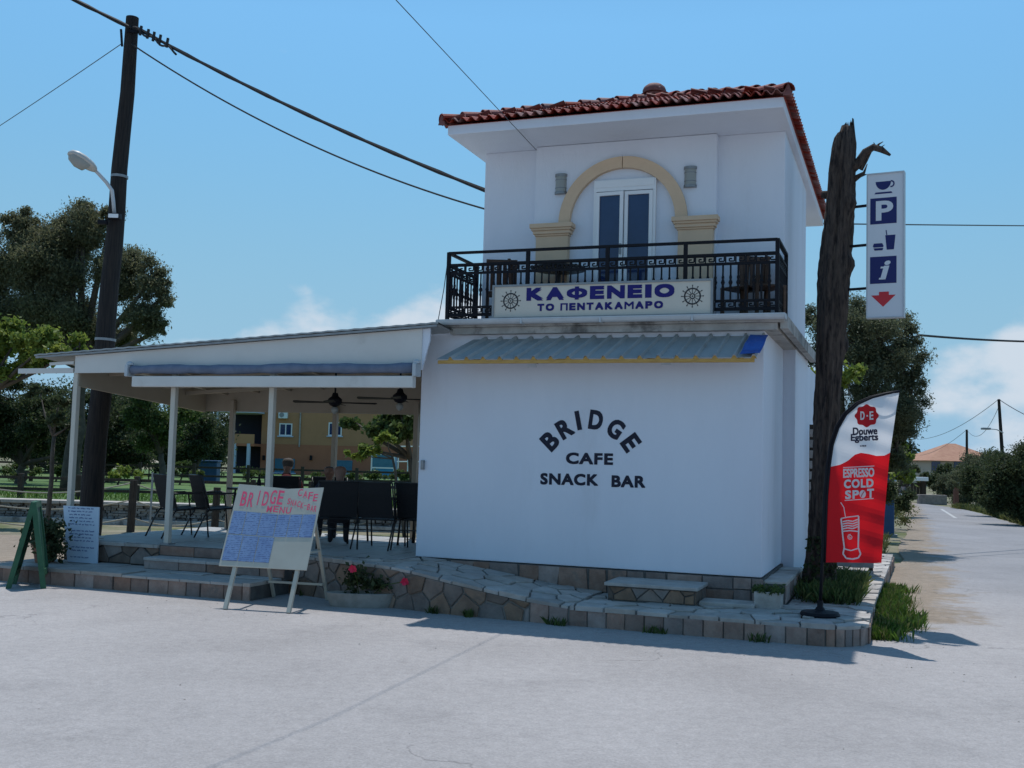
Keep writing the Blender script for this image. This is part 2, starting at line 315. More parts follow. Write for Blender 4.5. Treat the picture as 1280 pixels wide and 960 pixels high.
M_canvas = pm('blue_grey_canvas', (0.17, 0.20, 0.27), (0.12, 0.15, 0.215), 6, 0.85, 0.3, 60)
M_pole = pm('tarred_pole', (0.012, 0.011, 0.012), (0.035, 0.028, 0.024), 5, 0.9, 0.7, 30, stretch=(8, 8, 0.6))
M_bark = pm('grey_bark', (0.060, 0.043, 0.036), (0.115, 0.085, 0.068), 5, 0.95, 1.0, 26, stretch=(6, 6, 1.0), c3=(0.018, 0.014, 0.014), s3=4, t3=(0.45, 0.65))
M_limb = pm('tree_limb', (0.06, 0.05, 0.04), (0.11, 0.09, 0.07), 5, 0.95, 0.6, 20)
M_cable = pm('cable_black', (0.015, 0.015, 0.017), None, rough=0.6)
M_wire = pm('thin_wire', (0.05, 0.055, 0.06), None, rough=0.5)
M_sling = pm('black_mesh_fabric', (0.010, 0.010, 0.012), (0.016, 0.016, 0.018), 60, 0.8)
M_frame = pm('dark_chair_frame', (0.02, 0.019, 0.02), None, rough=0.4, spec=0.5)
M_tabletop = pm('dark_tabletop', (0.02, 0.018, 0.018), (0.03, 0.026, 0.024), 6, 0.35)
M_red = pm('banner_red', rgb(222, 26, 36), None, rough=0.75, transl=0.45)
M_bwhite = pm('banner_white', (0.80, 0.80, 0.82), None, rough=0.75, transl=0.40)
M_print = pm('white_print', (0.78, 0.76, 0.76), None, rough=0.7, transl=0.25)
M_navy = pm('navy_print', (0.02, 0.02, 0.05), None, rough=0.7)
M_logo = pm('logo_red', rgb(190, 20, 30), None, rough=0.7, transl=0.2)
M_green = pm('green_paint', (0.018, 0.085, 0.04), (0.03, 0.115, 0.055), 6, 0.5, 0.2, 40, c3=(0.16, 0.18, 0.16), s3=7, t3=(0.62, 0.72))
M_blackboard = pm('blackboard', (0.015, 0.02, 0.018), (0.025, 0.03, 0.027), 5, 0.85)
M_easel = pm('easel_cream', (0.52, 0.49, 0.41), (0.47, 0.44, 0.365), 3, 0.6)
M_pink = pm('pink_marker', rgb(242, 88, 120), None, rough=0.7)
M_pot = pm('planter_concrete', (0.24, 0.225, 0.20), (0.32, 0.30, 0.27), 7, 0.9, 0.4, 40)
M_bluepaint = pm('blue_paint', (0.02, 0.07, 0.17), (0.03, 0.09, 0.2), 3, 0.5)
M_fencewood = pm('dark_fence_wood', (0.035, 0.026, 0.020), (0.07, 0.052, 0.04), 7, 0.9, 0.5, 40, stretch=(6, 6, 1))
M_rope = pm('pale_rope', (0.42, 0.38, 0.30), (0.32, 0.29, 0.23), 40, 0.95)
M_rubble = pm('rubble_stone', (0.20, 0.19, 0.18), (0.33, 0.315, 0.295), 3, 0.95, 0.8, 12, c3=(0.09, 0.085, 0.08), s3=4, t3=(0.45, 0.65))
def leafmat(name, a, b, c, tr=0.35): return pm(name, a, b, 1.1, 0.6, c3=c, s3=9, t3=(0.45, 0.62), transl=tr, spec=0.3)
L_euc = leafmat('eucalyptus_leaf', (0.145, 0.15, 0.078), (0.21, 0.21, 0.115), (0.085, 0.095, 0.052), .5)
L_bright = leafmat('bright_leaf', (0.20, 0.26, 0.045), (0.27, 0.31, 0.06), (0.11, 0.17, 0.035), 0.5)
L_mid = leafmat('mid_leaf', (0.075, 0.115, 0.03), (0.12, 0.165, 0.045), (0.045, 0.07, 0.022), .42)
L_dark = leafmat('dark_leaf', (0.058, 0.078, 0.032), (0.095, 0.118, 0.05), (0.034, 0.048, 0.022), .45)
L_olive = leafmat('olive_leaf', (0.11, 0.125, 0.068), (0.165, 0.18, 0.10), (0.068, 0.08, 0.045), .48)
L_grass = leafmat('grass_blade', (0.085, 0.16, 0.02), (0.13, 0.21, 0.04), (0.05, 0.10, 0.015), 0.4)
L_dry = leafmat('yellow_grass', (0.16, 0.17, 0.05), (0.22, 0.21, 0.08), (0.09, 0.11, 0.03), 0.35)
M_skin = pm('skin', (0.25, 0.135, 0.095), (0.21, 0.115, 0.08), 20, 0.55)
M_hair = pm('grey_brown_hair', (0.05, 0.04, 0.035), (0.09, 0.075, 0.065), 60, 0.8)
M_shirtred = pm('dark_red_cloth', (0.14, 0.018, 0.018), (0.10, 0.013, 0.014), 9, 0.9)
M_shirtnavy = pm('navy_cloth', (0.015, 0.02, 0.045), (0.02, 0.028, 0.06), 9, 0.9)
M_shirtblue = pm('pale_blue_cloth', (0.22, 0.27, 0.35), (0.18, 0.23, 0.31), 9, 0.9)
M_trouser = pm('dark_trousers', (0.02, 0.02, 0.026), (0.03, 0.03, 0.036), 9, 0.9)
M_petal = pm('pink_petal', rgb(225, 45, 85), rgb(235, 80, 110), 9, 0.6, transl=0.3)

# ------------------------------------------------------------------ more helpers: letters, stones, leaves
def text_geo(s, size=1.0, bold=0.0, spacing=1.0):
    cu = bpy.data.curves.new('lettering', 'FONT'); cu.body = s; cu.size = size; cu.offset = bold; cu.space_character = spacing
    cu.resolution_u = 4; cu.fill_mode = 'BOTH'
    ob = bpy.data.objects.new('lettering', cu); COL.objects.link(ob)
    dg = bpy.context.evaluated_depsgraph_get(); me = bpy.data.meshes.new_from_object(ob.evaluated_get(dg))
    vs = [v.co[:] for v in me.vertices]; fs = [tuple(p.vertices) for p in me.polygons]
    bpy.data.objects.remove(ob); bpy.data.curves.remove(cu); bpy.data.meshes.remove(me)
    xs = [v[0] for v in vs]; ys = [v[1] for v in vs]; x0, x1, y0, y1 = min(xs), max(xs), min(ys), max(ys)
    # normalised to a unit box
    return [((v[0] - x0) / (x1 - x0), (v[1] - y0) / (y1 - y0)) for v in vs], fs, (x1 - x0) / max(1e-6, y1 - y0)
def put_text(mb, s, fn, bold=0.012, m=0, spacing=1.0, fat=(0, 0), nrm=(0, 0, 0)):   # fn(a,b) with a,b in 0..1; fat thickens the strokes
    vs, fs, _ = text_geo(s, 1.0, bold, spacing)
    sh = [(0, 0)] if not any(fat) else [(-1, -1), (1, 1), (-1, 1), (1, -1), (0, 0)]
    for k, (da, db) in enumerate(sh):
        pts = [fn(a * (1 - 2 * fat[0]) + fat[0] + da * fat[0], b * (1 - 2 * fat[1]) + fat[1] + db * fat[1]) for a, b in vs]
        mb.add([(p[0] + nrm[0] * k * .0005, p[1] + nrm[1] * k * .0005, p[2] + nrm[2] * k * .0005) for p in pts], fs, m)
    return mb

def clip_half(poly, a, b, c):                                          # keep a*x+b*y<=c
    out = []; n = len(poly)
    for i in range(n):
        p, q = poly[i], poly[(i + 1) % n]; dp = a * p[0] + b * p[1] - c; dq = a * q[0] + b * q[1] - c
        if dp <= 0: out.append(p)
        if (dp < 0 < dq) or (dq < 0 < dp):
            t = dp / (dp - dq); out.append((p[0] + (q[0] - p[0]) * t, p[1] + (q[1] - p[1]) * t))
    return out
def area(p): return 0.5 * sum(p[i][0] * p[(i + 1) % len(p)][1] - p[(i + 1) % len(p)][0] * p[i][1] for i in range(len(p)))
def inset(poly, d):
    if area(poly) < 0: poly = poly[::-1]
    out = poly[:]; n = len(poly)
    for i in range(n):
        p, q = poly[i], poly[(i + 1) % n]; l = math.hypot(q[0] - p[0], q[1] - p[1])
        if l < 1e-6: continue
        nx, ny = (q[1] - p[1]) / l, -(q[0] - p[0]) / l
        out = clip_half(out, nx, ny, nx * p[0] + ny * p[1] - d)
        if len(out) < 3: return []
    res = []
    for p in out:
        if not res or math.hypot(p[0] - res[-1][0], p[1] - res[-1][1]) > 0.004: res.append(p)
    if len(res) > 2 and math.hypot(res[0][0] - res[-1][0], res[0][1] - res[-1][1]) < 0.004: res.pop()
    return res if len(res) > 2 else []
def voronoi(region, cell, rnd, jitter=0.75, aspect=1.0):
    xs = [p[0] for p in region]; ys = [p[1] for p in region]; pts = []
    j = 0; y = min(ys) + cell * aspect * 0.35
    while y < max(ys) + cell * aspect * 0.2:
        x = min(xs) + cell * (0.25 if j % 2 else 0.75) - cell
        while x < max(xs) + cell:
            pts.append((x + rnd.uniform(-.5, .5) * cell * jitter, y + rnd.uniform(-.5, .5) * cell * aspect * jitter)); x += cell
        y += cell * aspect; j += 1
    cells = []
    for i, p in enumerate(pts):
        c = region[:]
        for k, q in enumerate(pts):
            if k == i or abs(q[0] - p[0]) > 3.2 * cell or abs(q[1] - p[1]) > 3.2 * cell: continue
            a, b = q[0] - p[0], q[1] - p[1]
            c = clip_half(c, a, b, (q[0] ** 2 + q[1] ** 2 - p[0] ** 2 - p[1] ** 2) / 2)
            if len(c) < 3: break
        if len(c) >= 3 and abs(area(c)) > 0.0012: cells.append(c)
    return cells
def stone(poly, fn, parent, mat, name='stone', joint=0.008, th=0.02, cham=0.008, rnd=random):
    joint *= rnd.uniform(.8, 1.5); p0 = inset(poly, joint)
    if not p0: return None
    p1 = inset(p0, cham)
    if not p1: return None
    th = th * rnd.uniform(0.6, 1.45); mb = MB(); n0, n1 = len(p0), len(p1)
    top = th
    if n0 == n1:
        vs = [fn(s, t, -0.012) for s, t in p0] + [fn(s, t, top - cham * .8) for s, t in p0] + [fn(s, t, top + rnd.uniform(-.002, .002)) for s, t in p1]
        n = n0
        fs = [(i, (i + 1) % n, n + (i + 1) % n, n + i) for i in range(n)] + [(n + i, n + (i + 1) % n, 2 * n + (i + 1) % n, 2 * n + i) for i in range(n)] + [tuple(range(2 * n, 3 * n))]
        mb.add(vs, fs)
    else: mb.prism(p0, fn, -0.012, top)
    return mb.build(name, mat, parent)

def leaves_mesh(name, centers, mat, parent=None, size=0.09, ratio=2.2, droop=0.0, base=None, up=None):
    c = np.asarray(centers, float); n = len(c)
    if base is not None: c = c - np.asarray(base, float)
    d = RNG.normal(size=(n, 3)); d[:, 2] -= droop; d /= np.linalg.norm(d, axis=1)[:, None]
    if up is not None: d = d * (1 - up) + np.array([0, 0, 1.0]) * up; d /= np.linalg.norm(d, axis=1)[:, None]
    r = RNG.normal(size=(n, 3)); s = np.cross(d, r); s /= np.linalg.norm(s, axis=1)[:, None]
    L = (size * RNG.uniform(0.6, 1.3, n))[:, None]; W = L / ratio
    nn = np.cross(d, s)
    v = np.empty((n, 4, 3)); v[:, 0] = c - d * L * .5; v[:, 1] = c + s * W * .5 + nn * W * .18; v[:, 2] = c + d * L * .5; v[:, 3] = c - s * W * .5 + nn * W * .18
    me = bpy.data.meshes.new(name); me.vertices.add(4 * n); me.loops.add(4 * n); me.polygons.add(n)
    me.vertices.foreach_set('co', v.reshape(-1)); me.loops.foreach_set('vertex_index', np.arange(4 * n, dtype=np.int32))
    me.polygons.foreach_set('loop_start', np.arange(0, 4 * n, 4, dtype=np.int32)); me.materials.append(mat); me.update(calc_edges=True); me.validate()
    return link(name, me, parent)
def ball_points(c, r, n, hollow=0.45):
    d = RNG.normal(size=(n, 3)); d /= np.linalg.norm(d, axis=1)[:, None]
    rad = np.clip(np.abs(RNG.normal(0.30 + hollow * .5, 0.34, n)), 0.02, 1.45) if hollow < .3 else RNG.uniform(hollow ** 3, 1.0, n) ** (1 / 3.0)
    return np.asarray(c) + d * rad[:, None] * np.asarray(r)
def tree(name, label, base, blobs, leaf, n_leaves, size, trunk_r=0.16, limb=None, group=None, ratio=2.2, droop=0.3, sub=9, subr=0.42, trunk_top=None, cat='tree'):
    """trunk and limbs run to the blobs; each blob is broken into clumps of leaves"""
    base = Vector(base); t = wthing(name, label, cat, base, group)
    blobs = [(Vector(c), Vector((r, r, r * .85)) if not hasattr(r, '__len__') else Vector(r)) for c, r in blobs]
    cen = sum((b[0] for b in blobs), Vector()) / len(blobs); lo = min(b[0].z - b[1].z for b in blobs)
    fork = Vector((base.x * .6 + cen.x * .4, base.y * .6 + cen.y * .4, base.z + (lo - base.z) * 0.9 + 0.2)) if trunk_top is None else Vector(trunk_top)
    mb = MB(); k = 6; pts = []
    for i in range(k + 1):
        f = i / k; p = base.lerp(fork, f); p += Vector((random.uniform(-1, 1), random.uniform(-1, 1), 0)) * trunk_r * .35 * (1 if 0 < i else 0); pts.append(p)
    pts[0].z -= 0.05
    mb.tube(pts, [trunk_r * (1.25 if i == 0 else 1.0 - .35 * i / k) for i in range(k + 1)], 9)
    cl = []
    wts = np.array([b[1].x * b[1].y * b[1].z for b in blobs]) ** 0.8; wts = wts / wts.sum()
    for (c, r), w in zip(blobs, wts):
        mid = fork.lerp(c, .5) + Vector((random.uniform(-.2, .2), random.uniform(-.2, .2), -.1)) * r.x
        mb.tube([fork, mid, c], [trunk_r * .55, trunk_r * .34, trunk_r * .14], 6)
        m = max(4, int(sub * (r.x * r.z) ** .5 / 1.0)); cc = ball_points(c, r * .72, m, .35)
        for q in cc:
            rr = r.length / 1.732 * subr * random.uniform(.65, 1.3)
            mb.tube([c.lerp(Vector(q), -.1), Vector(q)], [trunk_r * .14, trunk_r * .05], 5, caps=False)
            cl.append(ball_points(q, (rr, rr, rr * .8), max(6, int(n_leaves * w / m)), .25))
    leaves_mesh('crown', np.concatenate(cl), leaf, t, size, ratio, droop, base=base)
    mb.build('trunk', limb or M_limb, t, smooth=True, off=base, recalc=False)
    return t
# ================================================================== SETTING
rs = random.Random(3)
gm = MB(); rad = [0, 12, 25, 40, 60, 90, 140, 220, 400, 800, 1800]
for i in range(len(rad) - 1):
    for k in range(32):
        t0, t1 = 2 * PI * k / 32, 2 * PI * (k + 1) / 32
        q = [(rad[i] * math.cos(t0), 20 + rad[i] * math.sin(t0), -.03), (rad[i + 1] * math.cos(t0), 20 + rad[i + 1] * math.sin(t0), -.03), (rad[i + 1] * math.cos(t1), 20 + rad[i + 1] * math.sin(t1), -.03), (rad[i] * math.cos(t1), 20 + rad[i] * math.sin(t1), -.03)]
        gm.add(q if i else [q[0], q[1], q[2]], [(0, 1, 2, 3) if i else (0, 1, 2)])
ground = gm.build('ground', M_dirt, recalc=False); tag(ground, None, kind='structure')
# asphalt: open forecourt in front, road running away past the house
rmb = MB()
def hq(*pts): rmb.add([tuple(HW(x, y, 0)) for x, y in pts], [tuple(range(len(pts)))])
xs_ = [-60, -30, -9.7, -6.2, -3, 1.3, 8, 20, 60]; ys_ = [-60, -25, -12, -6, -1.45]
for i in range(len(xs_) - 1):
    for j in range(len(ys_) - 1): hq((xs_[i], ys_[j]), (xs_[i + 1], ys_[j]), (xs_[i + 1], ys_[j + 1]), (xs_[i], ys_[j + 1]))
hq((-60, -1.45), (-9.7, -1.45), (-9.7, 4.2), (-60, 4.2)); hq((-6.2, -1.45), (1.3, -1.45), (1.3, -.3), (-6.2, -.3))
rows = []; y = -1.45
while y < 46.5:
    xl = 1.0 if y < 8.5 else 1.5 + 0.12 * math.sin(y * .35) + rs.uniform(-.07, .07)
    if y < -.3: xl = 1.3
    if y > 34: xl = float(np.interp(y, [34, 36.7, 45, 47], [1.5, 1.55, 1.45, 1.2]))
    rows.append(((xl, y), (float(np.interp(y, [-1.45, 1, 10, 18, 26, 40, 47], [60, 14, 7.6, 6.2, 5.3, 4.5, 3.3])) + (rs.uniform(-.06, .06) if y > 2 else 0), y))); y += .9
rows += [((-2.2, 57), (.2, 58)), ((-10.5, 71), (-8, 72)), ((-30, 88), (-28, 90))]
for (l0, r0), (l1, r1) in zip(rows[:-1], rows[1:]): hq(l0, r0, r1, l1)
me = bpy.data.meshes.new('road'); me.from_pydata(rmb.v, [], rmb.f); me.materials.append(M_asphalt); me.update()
road = link('road', me); tag(road, None, kind='structure'); BASE[road.name] = (0, 0, 0)
def sheet(poly, z, name, mat, parent):
    mb = MB(); mb.add([(p[0], p[1], z) for p in poly], [tuple(range(len(poly)))]); o = mb.build(name, mat, parent)
    return o
# worn centre dashes on the road
for (y0, y1) in ((20.5, 24.5), (32, 42)):
    cx = lambda y: 3.55 - 0.0022 * (y - 15) ** 1.6 if y > 15 else 3.55
    P = [HW(cx(y0) - .06, y0), HW(cx(y0) + .06, y0), HW(cx(y1) + .06, y1), HW(cx(y1) - .06, y1)]
    if y0 > 30: sheet(P, 0.004, 'lane_marking', M_line, road)
# loose grit and small leaves on the asphalt, thicker by the kerb
mb = MB()
for i in range(230):
    if i < 130: x, y = rs.uniform(-7, 3.5), -1.5 - abs(rs.gauss(0, .9))
    elif i < 215: x, y = 1.75 + rs.gauss(0, .28), rs.uniform(-1, 9)
    else: p = G(rs.uniform(0, 1280), rs.uniform(800, 955)); x, y, _ = WH(p)
    if y > -1.5 and x < 1.25: continue
    p = HW(x, y, 0.004); r = rs.uniform(.004, .013); n = 5; ph = rs.uniform(0, 6)
    ring = [(p.x + r * math.cos(ph + 2 * PI * k / n) * rs.uniform(.7, 1.2), p.y + r * math.sin(ph + 2 * PI * k / n) * rs.uniform(.7, 1.2), 0) for k in range(n)]
    mb.add(ring + [(p.x, p.y, r * rs.uniform(.5, .9))], [(k, (k + 1) % n, n) for k in range(n)])
M_grit = pm('grit', (0.22, 0.20, 0.18), (0.36, 0.33, 0.30), 3, 0.95)
tag(mb.build('gravel', M_grit), 'loose grit scattered over the pale asphalt forecourt', 'gravel', kind='stuff')

# ---- terrace, steps, ramp, pavement (house coordinates)
ZT, ZL, ZK = 0.49, 0.20, 0.21
def hstruct(mb, name, mat):
    o = mb.build(name, mat, None, off=(0, 0, 0)); o.location = HW(0, 0, 0); o.rotation_euler = (0, 0, -TH); BASE[o.name] = (0, 0, 0)
    return tag(o, None, kind='structure')
mb = MB(); mb.box(-9.42, -4.30, -0.55, 2.75, -0.05, ZT)
terrace = hstruct(mb, 'terrace', M_mortar)
# floor tiles of the terrace
ys = [-0.55, -0.15, 0.25, 0.65, 1.05, 1.45, 1.85, 2.3, 2.75]
k = 0
for j in range(8):
    x = -9.42
    while x < -4.35:
        x2 = min(x + 0.40, -4.30); fn = lambda s, t, h: (s, t, ZT + h)
        stone([(x, ys[j]), (x2, ys[j]), (x2, ys[j + 1]), (x, ys[j + 1])], fn, terrace, M_terr, 'floor_tile', 0.003, 0.006, 0.002, rs); x = x2
# stone facing of the terrace, left of the steps
def face_fn(y0): return lambda s, t, h: (s, y0 - h, t)
for c in voronoi([(-9.42, ZL + .005), (-7.83, ZL + .005), (-7.83, ZT - .035), (-9.42, ZT - .035)], 0.36, rs, .6, .55):
    stone(c, face_fn(-0.55), terrace, M_stone, 'facing_stone', 0.008, 0.02, 0.008, rs)
x = -9.44
while x < -7.85:                                                          # coping slabs
    x2 = min(x + rs.uniform(.45, .62), -7.83); stone([(x, -.60), (x2, -.60), (x2, -.30), (x, -.30)], lambda s, t, h: (s, t, ZT - .032 + h), terrace, M_flag, 'coping_slab', .003, .046, .006, rs); x = x2
# entrance steps
mb = MB(); mb.box(-9.75, -5.75, -1.52, -0.55, -0.05, ZL - .022); mb.box(-7.82, -5.7, -0.86, -0.55, ZL - .022, 0.325)
steps = hstruct(mb, 'entrance_steps', M_mortar)
x = -9.76
while x < -5.8:
    x2 = min(x + rs.uniform(.36, .7), -5.74)
    stone([(x, -1.56), (x2, -1.56), (x2, -1.10), (x, -1.10)], lambda s, t, h: (s, t, ZL - .022 + h), steps, M_flag, 'tread_slab', .004, .026, .006, rs)
    stone([(x, -1.10), (x2, -1.10), (x2, -.60), (x, -.60)], lambda s, t, h: (s, t, ZL - .022 + h), steps, M_flag, 'tread_slab', .004, .024, .006, rs); x = x2
x = -9.75
while x < -5.8:
    x2 = min(x + rs.uniform(.2, .4), -5.75); stone([(x, -.03), (x2, -.03), (x2, ZL - .024), (x, ZL - .024)], face_fn(-1.52), steps, M_kerb, 'riser_stone', .006, .02, .006, rs); x = x2
x = -7.82
while x < -5.75:
    x2 = min(x + rs.uniform(.35, .6), -5.7)
    stone([(x, -.89), (x2, -.89), (x2, -.55), (x, -.55)], lambda s, t, h: (s, t, .327 + h), steps, M_flag, 'tread_slab', .004, .024, .006, rs)
    stone([(x, ZL + .004), (x2, ZL + .004), (x2, .323), (x, .323)], face_fn(-0.86), steps, M_kerb, 'riser_stone', .006, .015, .005, rs)
    stone([(x, .352), (x2, .352), (x2, ZT - .005), (x, ZT - .005)], face_fn(-0.55), steps, M_kerb, 'riser_stone', .006, .015, .005, rs); x = x2
# ramp: falls from the terrace towards the pavement, its front bowing out
RX = [-5.95, -5.5, -5.1, -4.7, -4.3, -3.8, -3.3, -2.7, -1.85]
RY = [-0.60, -0.72, -0.86, -1.00, -1.12, -1.22, -1.30, -1.36, -1.40]
def fy(x): return float(np.interp(x, RX, RY))
def rz(x): return float(np.interp(x, [-5.95, -4.35, -3.9, -2.2, -1.7], [ZT, ZT, ZT - .02, ZK + .03, ZK]))
mb = MB(); xs = np.linspace(-5.95, -1.85, 24)
for i in range(len(xs) - 1):
    x0, x1 = xs[i], xs[i + 1]; b0 = 0.0 if x0 > -4.3 else -.56; b1 = 0.0 if x1 > -4.3 else -.56
    q = [(x0, fy(x0), -.05), (x1, fy(x1), -.05), (x1, fy(x1), rz(x1) - .03), (x0, fy(x0), rz(x0) - .03), (x0, -.004, -.05), (x1, -.004, -.05), (x1, -.004, rz(x1) - .03), (x0, -.004, rz(x0) - .03)]
    fs = [(0, 1, 2, 3), (3, 2, 6, 7)]
    if i == 0: fs.append((0, 3, 7, 4))
    mb.add(q, fs)
ramp = hstruct(mb, 'ramp', M_mortar2)
reg = [(-5.95, .0), (-1.85, .0), (-1.85, ZK - .03), (-2.2, ZK), (-3.9, ZT - .055), (-4.35, ZT - .035), (-5.95, ZT - .035)]
cells = voronoi([(-5.95, -.02), (-2.3, -.02), (-2.3, .52), (-5.95, .52)], 0.27, rs, .7, .85)
for c in cells:
    cc = clip_half(c, 0, 1, ZT - .04)
    sl = (ZK - .005 - (ZT - .06)) / 1.7; cc = clip_half(cc, -sl, 1, ZT - .06 + sl * 3.9) if len(cc) > 2 else cc
    if len(cc) > 2 and abs(area(cc)) > .0015: stone(cc, lambda s, t, h: (s, fy(s) - h, t), ramp, M_stone, 'facing_stone', .009, .022, .009, rs)
x = -2.3
while x < -1.86:
    x2 = min(x + .22, -1.85); stone([(x, -.02), (x2, -.02), (x2, rz(x2) - .035), (x, rz(x) - .035)], lambda s, t, h: (s, fy(s) - h, t), ramp, M_kerb, 'kerb_stone', .006, .02, .006, rs); x = x2
for c in voronoi([(-5.95, 0.0), (-1.85, 0.0), (-1.85, 1.0), (-5.95, 1.0)], 0.30, rs, .8, .85):
    def rf(s, t, h):
        f = fy(s) - .03; bk = -.01 if s > -4.32 else -.56; return (s, f + (bk - f) * t, rz(s) - .032 + h)
    if max(p[0] for p in c) < -5.0: continue
    stone(c, rf, ramp, M_flag, 'paving_slab', .009, .030, .006, rs)
for c in voronoi([(-5.95, 0.0), (-5.0, 0.0), (-5.0, 1.0), (-5.95, 1.0)], 0.30, rs, .6, 1.2):
    stone(c, rf, ramp, M_flag, 'paving_slab', .009, .030, .006, rs)
# pavement round the corner of the house
def corner(o):                                     # outline of the pavement, grown by o
    pts = [(-1.85, -1.40 - o), (0.62, -1.42 - o)]
    for i in range(1, 9):
        t = -PI / 2 + PI / 2 * i / 8; pts.append((0.70 + (.48 + o) * math.cos(t), -0.94 + (.48 + o) * math.sin(t)))
    pts += [(1.18 + o, 2.0), (1.25 + o, 5.0), (1.33 + o, 8.5)]
    return pts
co = corner(0.0); pol = co + [(0.0, 8.5), (0.0, 0.0), (-1.85, -0.004)]
mb = MB(); n = len(pol)
mb.add([(x, y, -.05) for x, y in pol] + [(x, y, ZK - .03) for x, y in pol], [tuple(range(n, 2 * n))] + [(i, (i + 1) % n, n + (i + 1) % n, n + i) for i in range(n)])
pave = hstruct(mb, 'pavement', M_mortar2)
# kerb stones along the outline
def along(pts, step):
    out = []; 
    for i in range(len(pts) - 1):
        a, b = Vector(pts[i]).to_2d() if False else Vector((*pts[i], 0)), Vector((*pts[i + 1], 0)); L = (b - a).length; k = max(1, round(L / step))
        for j in range(k): out.append((a.lerp(b, j / k), a.lerp(b, (j + 1) / k)))
    return out
for a, b in along(co, 0.2):
    d = (b - a).normalized(); nrm = Vector((d.y, -d.x, 0)); L = (b - a).length
    fn = lambda s, t, h: tuple(a + d * s + nrm * h + Vector((0, 0, t)))
    stone([(0, -.03), (L, -.03), (L, ZK - .035), (0, ZK - .035)], fn, pave, M_kerb, 'kerb_stone', .005, .02, .006, rs)
# flagstones: front strip and side strip
def inside_corner(c):
    c = clip_half(c, 1, 0, 1.2)
    for i in range(2, 10):
        a, b = co[i - 1], co[i]; dx, dy = b[0] - a[0], b[1] - a[1]; l = math.hypot(dx, dy); nx, ny = dy / l, -dx / l
        if len(c) > 2: c = clip_half(c, nx, ny, nx * a[0] + ny * a[1] + .03)
    return c
for c in voronoi([(-1.85, -1.44), (1.2, -1.44), (1.2, 0.0), (-1.85, 0.0)], 0.32, rs, .8, .85):
    c = inside_corner(c)
    if len(c) > 2 and abs(area(c)) > .002: stone(c, lambda s, t, h: (s, t, ZK - .032 + h), pave, M_flag, 'paving_slab', .009, .030, .006, rs)
for c in voronoi([(0.28, 0.0), (1.2, 0.0), (1.34, 8.5), (0.28, 8.5)], 0.36, rs, .8, .9):
    stone(c, lambda s, t, h: (s, t, ZK - .032 + h), pave, M_flag, 'paving_slab', .009, .030, .006, rs)

# ---- left background: channel wall, lawn
mb = MB(); y0 = 26.0
xs = np.linspace(-40, 2, 60)
for i in range(len(xs) - 1): mb.add([(xs[i], 26.1, .48), (xs[i + 1], 26.1, .48), (xs[i + 1], 97, .0), (xs[i], 97, .0)], [(0, 1, 2, 3)])
lawn = mb.build('lawn', M_lawn); tag(lawn, None, kind='structure')
w = wthing('channel_wall', 'grey rubble stone wall below the lawn behind the terrace', 'wall', (-12, 26, -.03))
mb = MB(); mb.box(-40, 2, 25.9, 26.35, -.1, .42); mb.build('core', M_rubble, w)
mb = MB()
for x0 in np.arange(-40, 2, 1.4): mb.bbox(x0, x0 + 1.38, 25.7, 26.3, .42 + rs.uniform(0, .015), .50, .015)
mb.build('coping', M_flag, w)
mb = MB(); mb.bbox(-40, 2, 25.62, 25.9, -.1, .10, .02); mb.build('ledge', M_conc, w)
mb = MB()
for row in range(5):
    x = -19 + rs.uniform(0, .2); z = .10 + row * .065
    while x < 0:
        L = rs.uniform(.10, .26); hh = rs.uniform(.05, .085); yy = 25.9 - rs.uniform(0, .07)
        c = (x + L / 2, yy, z + hh / 2); vs = []
        for sx in (-1, 1):
            for sy in (-1, 1):
                for sz in (-1, 1): vs.append((c[0] + sx * L * .5 * rs.uniform(.7, 1), c[1] + sy * .09 * rs.uniform(.6, 1), c[2] + sz * hh * .5 * rs.uniform(.7, 1)))
        mb.add(vs, [(0, 1, 3, 2), (4, 6, 7, 5), (0, 4, 5, 1), (2, 3, 7, 6), (0, 2, 6, 4), (1, 5, 7, 3)]); x += L
o = mb.build('rubble', M_rubble, w); o['kind'] = 'stuff'

# ---- grass and weeds
def grass(name, pts, h, mat, label=None, ratio=14):
    pts = np.asarray(pts, float); n = len(pts); H = h * RNG.uniform(.45, 1.25, n)
    c = pts.copy(); c[:, 2] += H * .42
    ob = None
    d = RNG.normal(size=(n, 3)) * .38; d[:, 2] = 1; d /= np.linalg.norm(d, axis=1)[:, None]
    s = np.cross(d, RNG.normal(size=(n, 3))); s /= np.linalg.norm(s, axis=1)[:, None]; W = (H / ratio)[:, None]; Hh = H[:, None]
    base = pts[0].copy(); v = np.empty((n, 4, 3)); v[:, 0] = pts - s * W; v[:, 1] = pts + s * W; v[:, 2] = pts + d * Hh * .6 + s * W * .7; bend = RNG.normal(size=(n, 3)) * Hh * .13; bend[:, 2] = -np.abs(bend[:, 2]) * .6; v[:, 3] = pts + d * Hh + bend
    v -= base
    me = bpy.data.meshes.new(name); me.vertices.add(4 * n); me.loops.add(4 * n); me.polygons.add(n)
    me.vertices.foreach_set('co', v.reshape(-1)); me.loops.foreach_set('vertex_index', np.arange(4 * n, dtype=np.int32)); me.polygons.foreach_set('loop_start', np.arange(0, 4 * n, 4, dtype=np.int32))
    me.materials.append(mat); me.update(calc_edges=True); o = link(name, me); o.location = base
    return tag(o, label, 'grass', kind='stuff') if label else o
def hpts(n, fx): 
    out = []
    while len(out) < n:
        q = fx()
        if q is not None: out.append(tuple(HW(*q)))
    return out
def f1():
    y = rs.uniform(-.75, 4.2); x = 1.22 + abs(rs.gauss(0, .17 + .10 * math.sin(y * 2.3) * math.sin(y * .9 + 1))); 
    if rs.random() > .35 + .65 * abs(math.sin(y * 1.1 + .6)): return None
    return (x, y, -.02) if x < 1.75 else None
